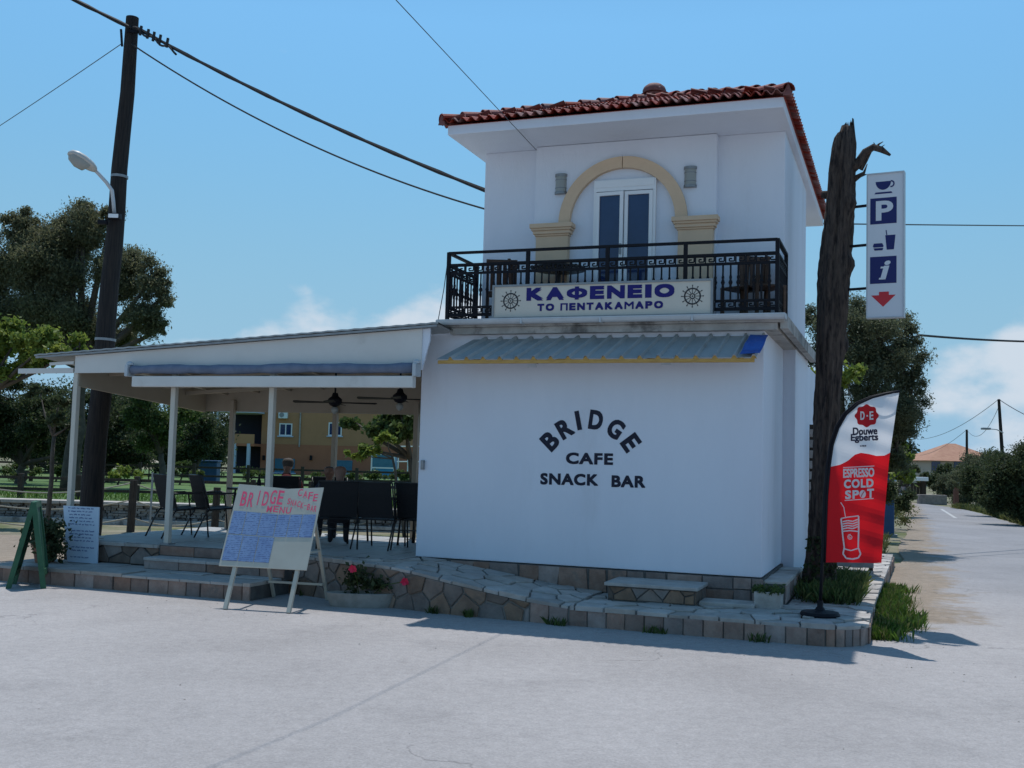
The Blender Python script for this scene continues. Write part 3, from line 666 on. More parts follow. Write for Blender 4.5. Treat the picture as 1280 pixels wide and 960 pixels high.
grass('grass', hpts(9000, f1), .15, L_grass, 'green grass strip growing along the kerb of the pavement', 34)
def f2():
    y = rs.gauss(1.7, .75); x = .72 + rs.gauss(0, .18); return (x, y, ZK) if .3 < x < 1.05 and .3 < y < 3.4 else None
grass('grass', hpts(8000, f2), .18, L_mid, 'dark grass around the foot of the dead trunk', 34)
grass('grass', hpts(1500, f1), .17, L_dry, 'dry yellow blades mixed into the grass strip by the kerb', 40)
grass('grass', hpts(1300, f2), .20, L_dry, 'dry yellow blades around the foot of the dead trunk', 40)
def f3():
    x = rs.uniform(-5.5, .6); return (x, fy(max(-5.9, min(x, -1.86))) - .05 - abs(rs.gauss(0, .03)), -.005) if math.sin(x * 5.3) + math.sin(x * 12.1) > 1.0 else None
grass('weeds', hpts(330, f3), .10, L_mid, 'small weeds at the foot of the ramp wall')
def f4():
    y = rs.uniform(14, 46); xr = float(np.interp(y, [10, 18, 26, 40, 47], [7.6, 6.2, 5.3, 4.5, 3.3])); return (xr + .15 + abs(rs.gauss(0, 1.5)), y, -.03)
grass('grass', hpts(16000, f4), .28, L_dry, 'dry yellow-green grass on the verge across the road', 22)
def f5():
    p = (rs.uniform(-18, -2), rs.uniform(26.3, 33)); return p
gp = []
while len(gp) < 9000:
    x, y = f5(); gp.append((x, y, .48 - (y - 26.1) * .0068))
grass('grass', gp, .13, L_grass, 'short green lawn grass behind the rope fence', 22)
def f6():
    y = rs.uniform(8.5, 18); x = rs.uniform(-1, 1.7); return (x, y, -.03) if x < 1.15 else None
grass('grass', hpts(2600, f6), .2, L_dry, 'dry grass under the olive tree beside the house', 20)
# ================================================================== THE HOUSE
house = hthing('cafe_building', 'two storey white cafe with a red tiled roof, arched balcony door and BRIDGE lettering', 'building', (0, 0, 0))
mb = MB(); mb.bbox(-4.33, 0.0, 0.0, 2.1, ZT, 3.40, .012); mb.bbox(-4.33, 0.16, 2.1, 4.0, .18, 3.40, .012)
wall = mb.build('ground_floor_wall', M_plaster, house)
mb = MB(); mb.box(-4.30, .13, 4.0, 6.2, 0, 3.3); mb.build('rear_wall', M_plaster, house)
# rough stone base under the wall
mb = MB(); mb.box(-4.33, 0.02, .0, 2.1, -.03, ZT - .01); mb.box(.02, .26, .0, 2.09, -.03, ZT - .06)
base = mb.build('stone_base', M_mortar, house)
x = -4.3
while x < -.02:
    x2 = min(x + rs.uniform(.18, .42), .02); m_ = rs.uniform(.3, .38) if rs.random() < .35 and x > -2.3 else ZT - .012
    lo = rz(min(max(x2, -5), 1)) - .02 if x < -1.8 else ZK
    if ZT - lo > .05:
        k_ = rs.uniform(-.03, .03)
        stone([(x, lo), (x2, lo), (x2 + k_, m_), (x, m_)], lambda s, t, h: (s, 0 - h, t), base, M_kerb, 'base_stone', .006, .016, .005, rs)
        if m_ < ZT - .05: stone([(x, m_), (x2, m_), (x2, ZT - .012), (x, ZT - .012)], lambda s, t, h: (s, 0 - h, t), base, M_kerb, 'base_stone', .006, .016, .005, rs)
    x = x2
y = 0.0
while y < 2.05:
    y2 = min(y + rs.uniform(.3, .5), 2.09)
    stone([(y, ZK), (y2, ZK), (y2, ZT - .07), (y, ZT - .07)], lambda s, t, h: (.26 + h, s, t), base, M_kerb, 'base_stone', .006, .016, .005, rs)
    stone([(.0, y), (.28, y), (.28, y2), (.0, y2)], lambda s, t, h: (s, t, ZT - .062 + h), base, M_flag, 'base_cap', .004, .02, .005, rs); y = y2
# painted lettering on the wall
def wall_letter(ch, px, py, rot, hgt, wid):
    c = FP(px, py, 0); m = MB(); ca, sa = math.cos(rot), math.sin(rot)
    put_text(m, ch, lambda a, b: (c[0] + (a - .5) * wid * ca - (b - .5) * hgt * sa, -.003, c[2] + (a - .5) * wid * sa + (b - .5) * hgt * ca), .02, fat=(.0065 / wid, .0065 / hgt), nrm=(0, -1, 0))
    return m
D = math.radians
for ch, px, py, rot, w_ in (('B', 687.6, 551, 46, .165), ('R', 706, 535.5, 32, .175), ('I', 722.8, 525.6, 12, .055), ('D', 745, 525, -7, .165), ('G', 769.5, 536, -33, .175), ('E', 788.6, 553.5, -53, .145)):
    wall_letter(ch, px, py, D(rot), .236, w_ * 1.05).build('letter', M_dark, wall)
for s, x0, x1, y0, y1 in (('CAFE', 707.5, 766.5, 566.2, 580.5), ('SNACK', 675.5, 748, 591.5, 607), ('BAR', 764.5, 807, 594.8, 609)):
    P, Q = FP(x0, (y0 + y1) / 2 - (x1 - x0) * .012, 0), FP(x1, (y0 + y1) / 2 + (x1 - x0) * .012, 0); hh = .142
    m = MB(); put_text(m, s, lambda a, b: (P[0] + (Q[0] - P[0]) * a, -.003, (P[2] + (Q[2] - P[2]) * a) + (b - .5) * hh), .02, 0, 1.12, fat=(.0045 / (Q[0] - P[0]), .0045 / hh), nrm=(0, -1, 0)); m.build('lettering', M_dark, wall)
# balcony slab, gutter and drip strip
mb = MB(); mb.bbox(-4.0, .24, -.16, 4.05, 3.40, 3.475, .01); slab = mb.build('balcony_slab', M_conc, house)
mb = MB(); mb.bbox(-3.9, .16, -.11, 4.0, 3.315, 3.40, .008); mb.build('slab_underside', M_conc, house)
mb = MB()
pr = [(.055 * math.cos(t), .055 * math.sin(t)) for t in np.linspace(PI, 2 * PI, 9)]
for i in range(8):
    (a0, b0), (a1, b1) = pr[i], pr[i + 1]
    for x0, x1 in ((-4.02, -1.9), (-1.9, .26)): mb.add([(x0, -.22 + a0, 3.475 + b0), (x1, -.22 + a0, 3.475 + b0), (x1, -.22 + a1, 3.475 + b1), (x0, -.22 + a1, 3.475 + b1)], [(0, 1, 2, 3)])
mb.box(-4.02, .26, -.279, -.271, 3.47, 3.487); mb.box(-4.02, .26, -.169, -.162, 3.47, 3.487); mb.box(-4.03, -4.018, -.278, -.162, 3.42, 3.478); mb.box(.258, .27, -.278, -.162, 3.42, 3.478)
for x in (-2.9, -1.9, -.8): mb.box(x, x + .02, -.283, -.16, 3.416, 3.480)
mb.build('gutter', M_gut, house, recalc=False)
mb = MB(); mb.box(.19, .275, -.1, 4.05, 3.33, 3.47); mb.build('side_drip_edge', M_conc, house)
mb = MB(); mb.tube([(-4.05, -.2, 3.43), (-4.16, -.12, 3.40), (-4.28, -.04, 3.36)], .035, 8); mb.build('downpipe_elbow', M_gut, house, True)
# upper storey
mb = MB(); mb.bbox(-3.9, .12, .93, 3.95, 3.475, 5.94, .01); upper = mb.build('upper_wall', M_plaster, house)
mb = MB(); mb.bbox(-3.12, -.71, .80, .935, 3.475, 5.935, .008); mb.build('centre_bay', M_plaster, house)
mb = MB(); mb.box(-3.7, -.4, 3.95, 5.6, 3.3, 5.94); mb.build('rear_upper_wall', M_plaster, house)
YF = .80
# arch in two halves with a keystone joint
cx, zs_, RO, RI = -1.915, 4.86, .85, .70
for s0, s1 in ((0.0, PI / 2 - .006), (PI / 2 + .006, PI)):
    pts = [(cx + RO * math.cos(t), zs_ + RO * math.sin(t)) for t in np.linspace(s0, s1, 17)] + [(cx + RI * math.cos(t), zs_ + RI * math.sin(t)) for t in np.linspace(s1, s0, 17)]
    m = MB()
    for i in range(16):
        q = [pts[i], pts[i + 1], pts[32 - i], pts[33 - i]]
        m.add([(a, YF - .07, b) for a, b in q] + [(a, YF + .01, b) for a, b in q], [(0, 1, 2, 3), (0, 4, 5, 1), (2, 6, 7, 3)] + ([(0, 3, 7, 4)] if i == 0 else []) + ([(1, 5, 6, 2)] if i == 15 else []))
    m.build('arch_band', M_ochre, house)
for (x0, x1) in ((-3.06, -2.62), (-1.17, -.73)):
    m = MB(); m.bbox(x0, x1, YF - .10, YF + .01, 3.475, 4.70, .006); pl = m.build('pilaster', M_ochre, house)
    m = MB()
    for k, (o_, z0, z1) in enumerate(((.015, 4.70, 4.725), (.035, 4.725, 4.77), (.055, 4.77, 4.80), (.072, 4.80, 4.86))): m.bbox(x0 - o_, x1 + o_, YF - .10 - o_, YF + .01, z0, z1, .006)
    m.build('capital', M_ochre, pl)
# balcony door
door = MB()
dx0, dx1, dz0, dz1 = -2.29, -1.47, 3.49, 5.30
door.box(dx0, dx1, YF - .055, YF, dz1, dz1 + .11); 
for a, b in ((dx0, dx0 + .035), (dx1 - .035, dx1)): door.box(a, b, YF - .06, YF, dz0, dz1)
door.box(dx0 + .035, dx1 - .035, YF - .06, YF, dz1 - .04, dz1)
dr = door.build('door', M_pvc, house)
for a, b, ang in ((dx0 + .036, (dx0 + dx1) / 2 - .005, .22), ((dx0 + dx1) / 2 + .005, dx1 - .036, 0)):
    f_ = MB(); w_ = b - a; z0, z1 = dz0, dz1 - .055; yy = YF - .045
    sk = lambda x: yy - (x - a) * ang * 0.35
    def seg(x0, x1, za, zb, dy0=-.03, dy1=.02): return f_.add([(x0, sk(x0) + dy0, za), (x1, sk(x1) + dy0, za), (x1, sk(x1) + dy1, za), (x0, sk(x0) + dy1, za), (x0, sk(x0) + dy0, zb), (x1, sk(x1) + dy0, zb), (x1, sk(x1) + dy1, zb), (x0, sk(x0) + dy1, zb)], [(0, 3, 2, 1), (4, 5, 6, 7), (0, 1, 5, 4), (1, 2, 6, 5), (2, 3, 7, 6), (3, 0, 4, 7)])
    e = .046; seg(a, a + e, z0, z1); seg(b - e, b, z0, z1); seg(a + e, b - e, z0, z0 + .12); seg(a + e, b - e, z1 - e, z1)
    f_.build('door_leaf', M_pvc, dr)
    f_ = MB(); seg(a + e, b - e, z0 + .12, z1 - e, -.004, .004); f_.build('pane', M_glass, dr)
m = MB(); m.box((dx0 + dx1) / 2 - .045, (dx0 + dx1) / 2 - .02, YF - .12, YF - .105, 4.42, 4.56); m.box((dx0 + dx1) / 2 - .04, (dx0 + dx1) / 2 - .025, YF - .11, YF - .08, 4.46, 4.48); m.build('handle', M_steel, dr)
m = MB(); m.box(dx0 + .02, dx1 - .02, YF - .062, YF - .053, dz1 + .012, dz1 + .098); m.build('shutter_box', M_pvc, dr)
# eaves and roof
EX0, EX1, EY0, EY1, EZ = -4.07, .19, 0.0, 6.55, 6.07
mb = MB(); mb.bbox(EX0, EX1, EY0, EY1, 5.94, EZ, .01); mb.build('eaves', M_plaster, house)
RXc = (EX0 + EX1) / 2; half = (EX1 - EX0) / 2; APZ = 6.87; ry0, ry1 = EY0 + half, EY1 - half
mb = MB(); e0, e1, f0, f1_ = EX0 - .02, EX1 + .02, EY0 - .02, EY1 + .02; zz = EZ - .01
mb.add([(e0, f0, zz), (e1, f0, zz), (e1, f1_, zz), (e0, f1_, zz), (RXc, ry0, APZ), (RXc, ry1, APZ)], [(0, 1, 4), (1, 2, 5, 4), (2, 3, 5), (3, 0, 4, 5), (3, 2, 1, 0)])
roof = mb.build('roof', M_tile, house)
PITCH_T, ROWL, NCOL = (EX1 - EX0 + .06) / 35, .28, 35
def tile_mesh():
    m = MB(); n = 8; w = PITCH_T * 1.04; L = .335; A = .026; up = []; lo = []
    prof = [(-w / 2 + w * i / n, A * math.sin(2 * PI * i / n + .4)) for i in range(n + 1)]
    for yy, dz in ((0, .034), (L, .004)):
        up += [(x, yy, z + dz + .012) for x, z in prof]; lo += [(x, yy, z + dz) for x, z in prof]
    k = n + 1; vs = up + lo; fs = []
    for i in range(n):
        fs += [(i, i + 1, k + i + 1, k + i), (2 * k + i, 3 * k + i, 3 * k + i + 1, 2 * k + i + 1), (i, 2 * k + i, 2 * k + i + 1, i + 1), (k + i, k + i + 1, 3 * k + i + 1, 3 * k + i)]
    fs += [(0, k, 3 * k, 2 * k), (n, 2 * k + n, 3 * k + n, k + n)]
    me = bpy.data.meshes.new('roof_tile'); me.from_pydata(vs, [], fs); me.materials.append(M_tile)
    me.polygons.foreach_set('use_smooth', [True] * len(fs)); me.set_sharp_from_angle(angle=math.radians(50)); me.update(); return me, np.array(vs), fs
TME, TV, TF = tile_mesh()
slope = math.atan2(APZ - EZ, half)
rest_v, rest_f = [], []
def slope_tiles(origin, ax, inn, length, rows_named):
    """rows of tiles up a slope; ax runs along the eave, inn points up the slope in plan"""
    ax = Vector(ax); inn = Vector(inn); up = (inn * math.cos(slope) + Vector((0, 0, 1)) * math.sin(slope)); nrm = ax.cross(up); 
    ncol = round(length / PITCH_T); p = length / ncol
    for r in range(int(half / math.cos(slope) / ROWL)):
        cut = r * ROWL * math.cos(slope)
        for c in range(ncol):
            s = (c + .5) * p
            if s < cut - .02 or s > length - cut + .02: continue
            pos = Vector(origin) + ax * s + up * (r * ROWL - .05) + nrm * (.012 + rs.uniform(-.003, .003))
            M3 = Matrix((ax, up, nrm)).transposed() @ Matrix.Rotation(rs.uniform(-.02, .02), 3, 'Z')
            if r < rows_named:
                o = bpy.data.objects.new('roof_tile', TME); COL.objects.link(o); o.parent = roof; o.matrix_local = Matrix.Translation(pos) @ M3.to_4x4()
            else:
                b_ = len(rest_v) * len(TV); rest_v.append(TV @ np.array(M3).T + np.array(pos)); rest_f.extend([tuple(i + b_ for i in f) for f in TF])
slope_tiles((EX0 - .03, EY0 - .03, EZ), (1, 0, 0), (0, 1, 0), EX1 - EX0 + .06, 9)
slope_tiles((EX1 + .03, EY0 - .03, EZ), (0, 1, 0), (-1, 0, 0), EY1 - EY0 + .06, 2)
slope_tiles((EX0 - .03, EY1 + .03, EZ), (0, -1, 0), (1, 0, 0), EY1 - EY0 + .06, 0)
slope_tiles((EX1 + .03, EY1 + .03, EZ), (-1, 0, 0), (0, -1, 0), EX1 - EX0 + .06, 0)
me = bpy.data.meshes.new('tile_field'); me.from_pydata(np.concatenate(rest_v).tolist(), [], rest_f); me.materials.append(M_tile); o = link('tile_field', me, roof); o['kind'] = 'stuff'
# hip tiles
def hip_tile():
    m = MB(); n = 8; L = .36; vs = []
    for yy, r in ((0, .095), (L, .075)):
        for rr in (r, r - .013): vs += [(rr * math.cos(t), yy, rr * math.sin(t) * .85) for t in np.linspace(0, PI, n + 1)]
    k = n + 1; fs = []
    for i in range(n): fs += [(i, 2 * k + i, 2 * k + i + 1, i + 1), (k + i, k + i + 1, 3 * k + i + 1, 3 * k + i), (i, i + 1, k + i + 1, k + i), (2 * k + i, 3 * k + i, 3 * k + i + 1, 2 * k + i + 1)]
    m.add(vs, fs); me = bpy.data.meshes.new('hip_tile'); me.from_pydata(m.v, [], m.f); me.materials.append(M_tile); return me
HME = hip_tile()
def hip(p, q):
    p = Vector(p); q = Vector(q); d = (q - p).normalized(); s = d.cross(Vector((0, 0, 1))).normalized(); u = s.cross(d); n = int((q - p).length / .3)
    for i in range(n + 1):
        o = bpy.data.objects.new('hip_tile', HME); COL.objects.link(o); o.parent = roof
        tilt = Matrix.Rotation(-.07, 3, 'X'); o.matrix_local = Matrix.Translation(p + d * (i * .3 - .04) + u * .045) @ (Matrix((s, d, u)).transposed() @ tilt).to_4x4()
hip((EX0 - .03, EY0 - .03, EZ + .02), (RXc, ry0, APZ + .02)); hip((EX1 + .03, EY0 - .03, EZ + .02), (RXc, ry0, APZ + .02))
hip((EX1 + .03, EY1 + .03, EZ + .02), (RXc, ry1, APZ + .02)); hip((EX0 - .03, EY1 + .03, EZ + .02), (RXc, ry1, APZ + .02)); hip((RXc, ry0, APZ + .03), (RXc, ry1, APZ + .03))
m = MB(); m.lathe([(.13, 0), (.13, .06), (.165, .065), (.17, .10), (.15, .15), (.10, .19), (.03, .205)], 18, (RXc + .1, ry0 + .05, APZ + .08)); m.build('roof_vent', M_tile, roof, 'auto')
# upturned corner tiles at the eaves
for x_, dx in ((EX0 - .05, -1), (EX1 + .05, 1)):
    m = MB(); m.add([(x_ - .05, -.09, EZ - .02), (x_ + .05, -.09, EZ - .02), (x_ + .05, .05, EZ + .02), (x_ - .05, .05, EZ + .02), (x_ + dx * .01, -.07, EZ + .15)], [(0, 1, 4), (1, 2, 4), (2, 3, 4), (3, 0, 4), (3, 2, 1, 0)]); m.build('corner_tile', M_tile, roof)

# ---- balcony railing
ZR, ZM, ZM2, ZB1, ZB0, ZS = 4.36, 4.205, 4.09, 3.665, 3.56, 3.475
rm = MB(); XL, XR, YFr, YB = -3.95, .15, -.10, .86
def rails(p, q):
    for z, w in ((ZR, .045), (ZM, .03), (ZM2, .02), (ZB1, .02), (ZB0, .03)): rm.bar((p[0], p[1], z), (q[0], q[1], z), w, w if z != ZR else .03)
rails((XL, YFr), (XR, YFr)); rails((XL, YFr), (XL, YB)); rails((XR, YFr), (XR, YB))
railing = rm.build('balcony_railing', M_iron, house)
posts = [(XL, YFr), (-2.88, YFr), (-1.86, YFr), (-.91, YFr), (XR, YFr), (XL, YB), (XR, YB)]
for x, y in posts: m = MB(); m.box(x - .022, x + .022, y - .022, y + .022, ZS - .01, ZR + .01); m.build('railing_post', M_iron, railing)
m = MB(); zb, zt = ZB1, ZM2; h = zt - zb
m.lathe([(.011, 0), (.011, h * .3), (.018, h * .36), (.013, h * .42), (.025, h * .5), (.013, h * .58), (.018, h * .64), (.011, h * .7), (.011, h)], 8)
BME = m.build('baluster', M_iron, railing); BME.location = (-3.85, YFr, zb); bdata = BME.data
def balusters(p, q, step=.088, first=0):
    p = Vector((*p, zb)); q = Vector((*q, zb)); L = (q - p).length; n = int(L / step)
    for i in range(1, n):
        if first and i == 1: continue
        o = bpy.data.objects.new('baluster', bdata); COL.objects.link(o); o.parent = railing; o.location = p + (q - p) * (i / n)
fr = posts[:5]
for i in range(4): balusters(fr[i], fr[i + 1], first=0)
BME.location = (-3.95 + 1.07 / 10, YFr, zb) if False else (-3.9, YFr, zb)
balusters((XL, YFr), (XL, YB)); balusters((XR, YFr), (XR, YB))
def meander(p, q, z0, z1):
    m = MB(); p = Vector((*p, 0)); q = Vector((*q, 0)); L = (q - p).length; d = (q - p) / L; n = max(1, round(L / .118)); u = L / n; H = z1 - z0
    key = [(0, 0), (0, .95), (.86, .95), (.86, .28), (.36, .28), (.36, .62), (.62, .62)]
    for i in range(n):
        P = [p + d * (u * (i + a)) + Vector((0, 0, z0 + H * b)) for a, b in key]
        for a, b in zip(P[:-1], P[1:]): m.bar(a, b, .014, .014, up=(0, 0, 1))
        m.bar(p + d * (u * i) + Vector((0, 0, z0 + H * .04)), p + d * (u * (i + 1)) + Vector((0, 0, z0 + H * .04)), .014)
    return m
for a, b in list(zip(fr[:-1], fr[1:])) + [((XL, YFr), (XL, YB)), ((XR, YFr), (XR, YB))]:
    for z0, z1 in ((ZM2 + .012, ZM - .014), (ZB0 + .014, ZB1 - .012)): meander(a, b, z0, z1).build('greek_key_band', M_iron, railing)

# ---- wall lamps
for (px, py), lab in (((700, 229.5), 'frosted grey half-round wall lamp on the street-pole side of the arch'), ((862, 220.5), 'frosted grey half-round wall lamp between the arch and the dead trunk')):
    c = FP(px, py, YF - .05); l = hthing('wall_lamp', lab, 'lamp', (c[0], YF, c[2] - .13), 'lamps beside the balcony arch')
    def halfcyl(z0, z1, r):
        m = MB(); n = 10; pts = [(c[0] + r * math.cos(t), YF - r * .8 * math.sin(t)) for t in np.linspace(0, PI, n + 1)]
        m.add([(x, y, z0) for x, y in pts] + [(x, y, z1) for x, y in pts], [tuple(range(n, -1, -1)), tuple(range(n + 1, 2 * n + 2))] + [(i, i + 1, n + 2 + i, n + 1 + i) for i in range(n)] + [(n, 0, n + 1, 2 * n + 1)]); return m
    halfcyl(c[2] - .115, c[2] + .115, .075).build('glass', M_frost, l, 'auto')
    halfcyl(c[2] + .10, c[2] + .135, .084).build('top_band', M_steel, l, 'auto'); halfcyl(c[2] - .135, c[2] - .10, .084).build('bottom_band', M_steel, l, 'auto')
    halfcyl(c[2] + .05, c[2] + .062, .079).build('ring', M_steel, l, 'auto'); halfcyl(c[2] - .06, c[2] - .048, .079).build('ring', M_steel, l, 'auto')

# ---- sign on the balcony
sg = hthing('fascia_sign', 'long cream signboard with dark blue Greek lettering hung on the balcony railing', 'sign', (-1.93, -.2, 3.49))
SX0, SX1, SZ0, SZ1, SY = -3.29, -.575, 3.495, 3.90, -.20
mb = MB(); mb.bbox(SX0, SX1, SY, -.125, SZ0, SZ1, .008); mb.build('panel', M_signface, sg)
mb = MB()
for a in ((SX0 - .012, SX1 + .012, SZ1 - .014, SZ1 + .012), (SX0 - .012, SX1 + .012, SZ0 - .012, SZ0 + .014)): mb.box(a[0], a[1], SY - .014, -.12, a[2], a[3])
for a in ((SX0 - .012, SX0 + .014), (SX1 - .014, SX1 + .012)): mb.box(a[0], a[1], SY - .013, -.121, SZ0 + .014, SZ1 - .014)
mb.build('frame', M_steel, sg)
def sign_word(word, px0, px1, z0, z1, fat, gap=.22):
    WID = {'I': .38, 'T': .95, 'E': .86, 'K': 1.06, 'A': 1.1, 'O': 1.15, 'N': 1.05, 'M': 1.2, 'P': .92, 'F': 1.25, 'Q': 1.0, ' ': .45}
    a0, a1 = FP(px0, 375, SY)[0], FP(px1, 375, SY)[0]; tot = sum(WID[c] + gap for c in word) - gap; u = (a1 - a0) / tot; x = a0
    for ch in word:
        w_ = WID[ch] * u; m = MB()
        rect = lambda s0, s1, t0, t1, h: m.add([(x + w_ * s, SY - h, z0 + (z1 - z0) * t) for s, t in ((s0, t0), (s1, t0), (s1, t1), (s0, t1))], [(0, 1, 2, 3)])
        fn = lambda a, b: (x + w_ * a, SY - .003, z0 + (z1 - z0) * b)
        if ch == 'F':                                     # the Greek phi: ring and stem
            put_text(m, 'O', lambda a, b: (x + w_ * a, SY - .003, z0 + (z1 - z0) * (.12 + .76 * b)), .01, fat=(fat / w_, fat / (z1 - z0)), nrm=(0, -1, 0)); rect(.40, .60, 0, 1, .006)
        elif ch == 'Q': rect(0, 1, .80, 1, .003); rect(0, .24, 0, .80, .003); rect(.76, 1, 0, .80, .003)      # the Greek pi
        elif ch == 'I': rect(0, 1, 0, 1, .003)
        elif ch != ' ': put_text(m, ch, fn, .01 if ch != 'M' else .0, fat=((fat if ch != 'M' else fat * .4) / w_, fat / (z1 - z0)), nrm=(0, -1, 0))
        if m.v: m.build('letter', M_signblue, sg)
        x += w_ + gap * u
sign_word('KAFENEIO', 658, 843, 3.705, 3.865, .012, .16); sign_word('TO QENTAKAMAPO', 672, 829, 3.575, 3.665, .006, .2)
for px in (638.5, 865.5):
    c = (FP(px, 374, SY)[0], 3.71); m = MB()
    def ring(r0, r1, n=28):
        for i in range(n):
            t0, t1 = 2 * PI * i / n, 2 * PI * (i + 1) / n
            m.add([(c[0] + r * math.cos(t), SY - .003, c[1] + r * math.sin(t)) for r, t in ((r0, t0), (r1, t0), (r1, t1), (r0, t1))], [(0, 1, 2, 3)])
    ring(.083, .100); ring(.022, .034, 14); ring(.0, .010, 10)
    for i in range(12):
        t = 2 * PI * i / 12; d = (math.cos(t), math.sin(t)); n_ = (-d[1], d[0])
        for r0, r1, w_ in ((.034, .083, .0035), (.100, .128, .0035), (.118, .134, .006)): m.add([(c[0] + d[0] * r + n_[0] * w_ * s, SY - .0035, c[1] + d[1] * r + n_[1] * w_ * s) for r, s in ((r0, -1), (r0, 1), (r1, 1), (r1, -1))], [(0, 1, 2, 3)])
    m.build('ship_wheel_emblem', M_wheel, sg)

# ---- corrugated awning over the front wall
aw = hthing('metal_awning', 'weathered corrugated metal awning with a yellow timber edge above the lettering', 'awning', (-1.9, -.45, 2.93))
AX0t, AX1t, AX0b, AX1b, AZt, AZb, AYb = -3.62, .02, -3.92, -.03, 3.26, 2.965, -.47
m = MB(); nr = 18
def aw_pt(a, b, h): x = (AX0t + (AX1t - AX0t) * a) * (1 - b) + (AX0b + (AX1b - AX0b) * a) * b; return (x, -.005 + (AYb + .005) * b - h * .4, AZt + (AZb - AZt) * b + h)
prof = []
for i in range(nr): prof += [(i / nr, 0), ((i + .74) / nr, 0), ((i + .82) / nr, .032), ((i + .92) / nr, .032)]
prof.append((1, 0))
for i in range(len(prof) - 1):
    q = [(prof[i], 0), (prof[i + 1], 0), (prof[i + 1], 1), (prof[i], 1)]
    m.add([aw_pt(a[0], b, a[1]) for a, b in q] + [aw_pt(a[0], b, a[1] - .004) for a, b in q], [(0, 1, 2, 3), (7, 6, 5, 4), (2, 6, 7, 3)])
m.build('sheet', M_sheet, aw, recalc=False)
m = MB(); m.bbox(AX0b + .02, AX1b - .02, AYb + .005, AYb + .04, AZb - .055, AZb - .012, .004)
for i in range(nr): x = AX0b + (AX1b - AX0b) * (i + .87) / nr; m.add([(x - .035, AYb + .006, AZb - .012), (x + .035, AYb + .006, AZb - .012), (x + .01, AYb + .006, AZb + .022), (x - .01, AYb + .006, AZb + .022), (x - .035, AYb + .035, AZb - .012), (x + .035, AYb + .035, AZb - .012), (x + .01, AYb + .035, AZb + .022), (x - .01, AYb + .035, AZb + .022)], [(0, 1, 2, 3), (7, 6, 5, 4), (1, 5, 6, 2), (0, 3, 7, 4), (3, 2, 6, 7)])
m.build('timber_edge', M_wood, aw)
for x in (-3.5, -2.4, -1.3, -.25): m = MB(); m.bar((x, -.005, 3.0), (x, AYb + .04, AZb - .03), .035); m.build('bracket', M_wood, aw)
m = MB(); nn = 8
for i in range(nn):
    for j in range(4):
        q = [((.955 + .075 * u / nn * 1.0), v / 4) for u, v in ((i, j), (i + 1, j), (i + 1, j + 1), (i, j + 1))]
        m.add([tuple(np.array(aw_pt(min(a, 1.012), .12 + b * .93, .045 + .01 * math.sin(9 * b + 30 * a)))) for a, b in q], [(0, 1, 2, 3)])
m.build('blue_tarpaulin_patch', M_tarp, aw, True)
for px, lab in ((664, 'small silver floodlight under the awning left of the lettering'), (832, 'small silver floodlight under the awning right of the lettering')):
    c = FP(px, 455 if px < 700 else 452, -.25); f_ = hthing('floodlight', lab, 'light', (c[0], -.02, 2.9), 'floodlights under the awning')
    m = MB(); m.bar((c[0], -.0, c[2] + .03), (c[0], -.2, c[2] + .03), .014); m.build('bracket', M_steel, f_)
    m = MB(); m.add([(c[0] + sx * a, -.25 + yy, c[2] + zz) for (a, yy, zz) in ((.05, -.03, .035), (.06, .05, -.035), (.045, .06, .0), (.04, 0, .05)) for sx in (-1, 1)], [(0, 1, 3, 2), (2, 3, 5, 4), (4, 5, 7, 6), (6, 7, 1, 0), (0, 2, 4, 6), (1, 7, 5, 3)]); m.build('head', M_gut, f_)
# small lever box by the wall's left edge
c = FP(529, 581, -.01); m = MB(); m.bbox(c[0] - .02, c[0] + .02, -.05, -.002, c[2] - .06, c[2] + .06, .006); hmesh(m, 'switch_box', M_steel, (c[0], -.02, c[2] - .06), 'small grey switch box on the terrace corner of the white wall', 'switch')
# wall anchor for the overhead wire is part of the wire further down

# ---- bench, low slab, stone planter by the wall
b_ = hthing('stone_bench', 'low stone-faced bench with a pale slab top against the white wall', 'bench', (-1.12, -.4, ZK))
m = MB(); m.box(-1.62, -.64, -.66, -.03, ZK - .01, .365); m.build('core', M_mortar, b_)
for c in voronoi([(-1.62, ZK), (-.64, ZK), (-.64, .36), (-1.62, .36)], .26, rs, .6, .5): stone(c, lambda s, t, h: (s, -.66 - h, t), b_, M_stone, 'facing_stone', .006, .015, .005, rs)
for c in voronoi([(-.66, ZK), (-.03, ZK), (-.03, .36), (-.66, .36)], .3, rs, .6, .5): stone(c, lambda s, t, h: (-.64 + h, s, t), b_, M_stone, 'facing_stone', .006, .015, .005, rs)
m = MB(); m.bbox(-1.66, -.60, -.70, -.025, .366, .405, .01); m.build('slab_top', M_flag, b_)
m = MB(); m.bbox(-.60, .0, -.62, -.25, ZK, .255, .012); hmesh(m, 'loose_slab', M_flag, (-.3, -.4, ZK), 'flat pale stone slab lying beside the low bench', 'slab')
pl = hthing('stone_planter', 'small stone planter with weeds at the corner of the white wall', 'planter', (.12, -.35, ZK))
m = MB()
for a in ((-.02, .26, -.50, -.44), (-.02, .26, -.24, -.18), (-.02, .04, -.44, -.24), (.20, .26, -.44, -.24)): m.box(*a, ZK - .01, .385)
m.build('box', M_flag, pl); m = MB(); m.box(.04, .20, -.44, -.24, ZK, .36); m.build('soil', M_dirt, pl)
leaves_mesh('weeds', [tuple(Vector(HW(rs.uniform(-.05, .28), rs.uniform(-.52, -.2),   .375 + abs(rs.gauss(0, .03))))) for _ in range(420)], L_mid, None, .06, 3)
w_ = bpy.data.objects['weeds'] if 'weeds' in bpy.data.objects else None
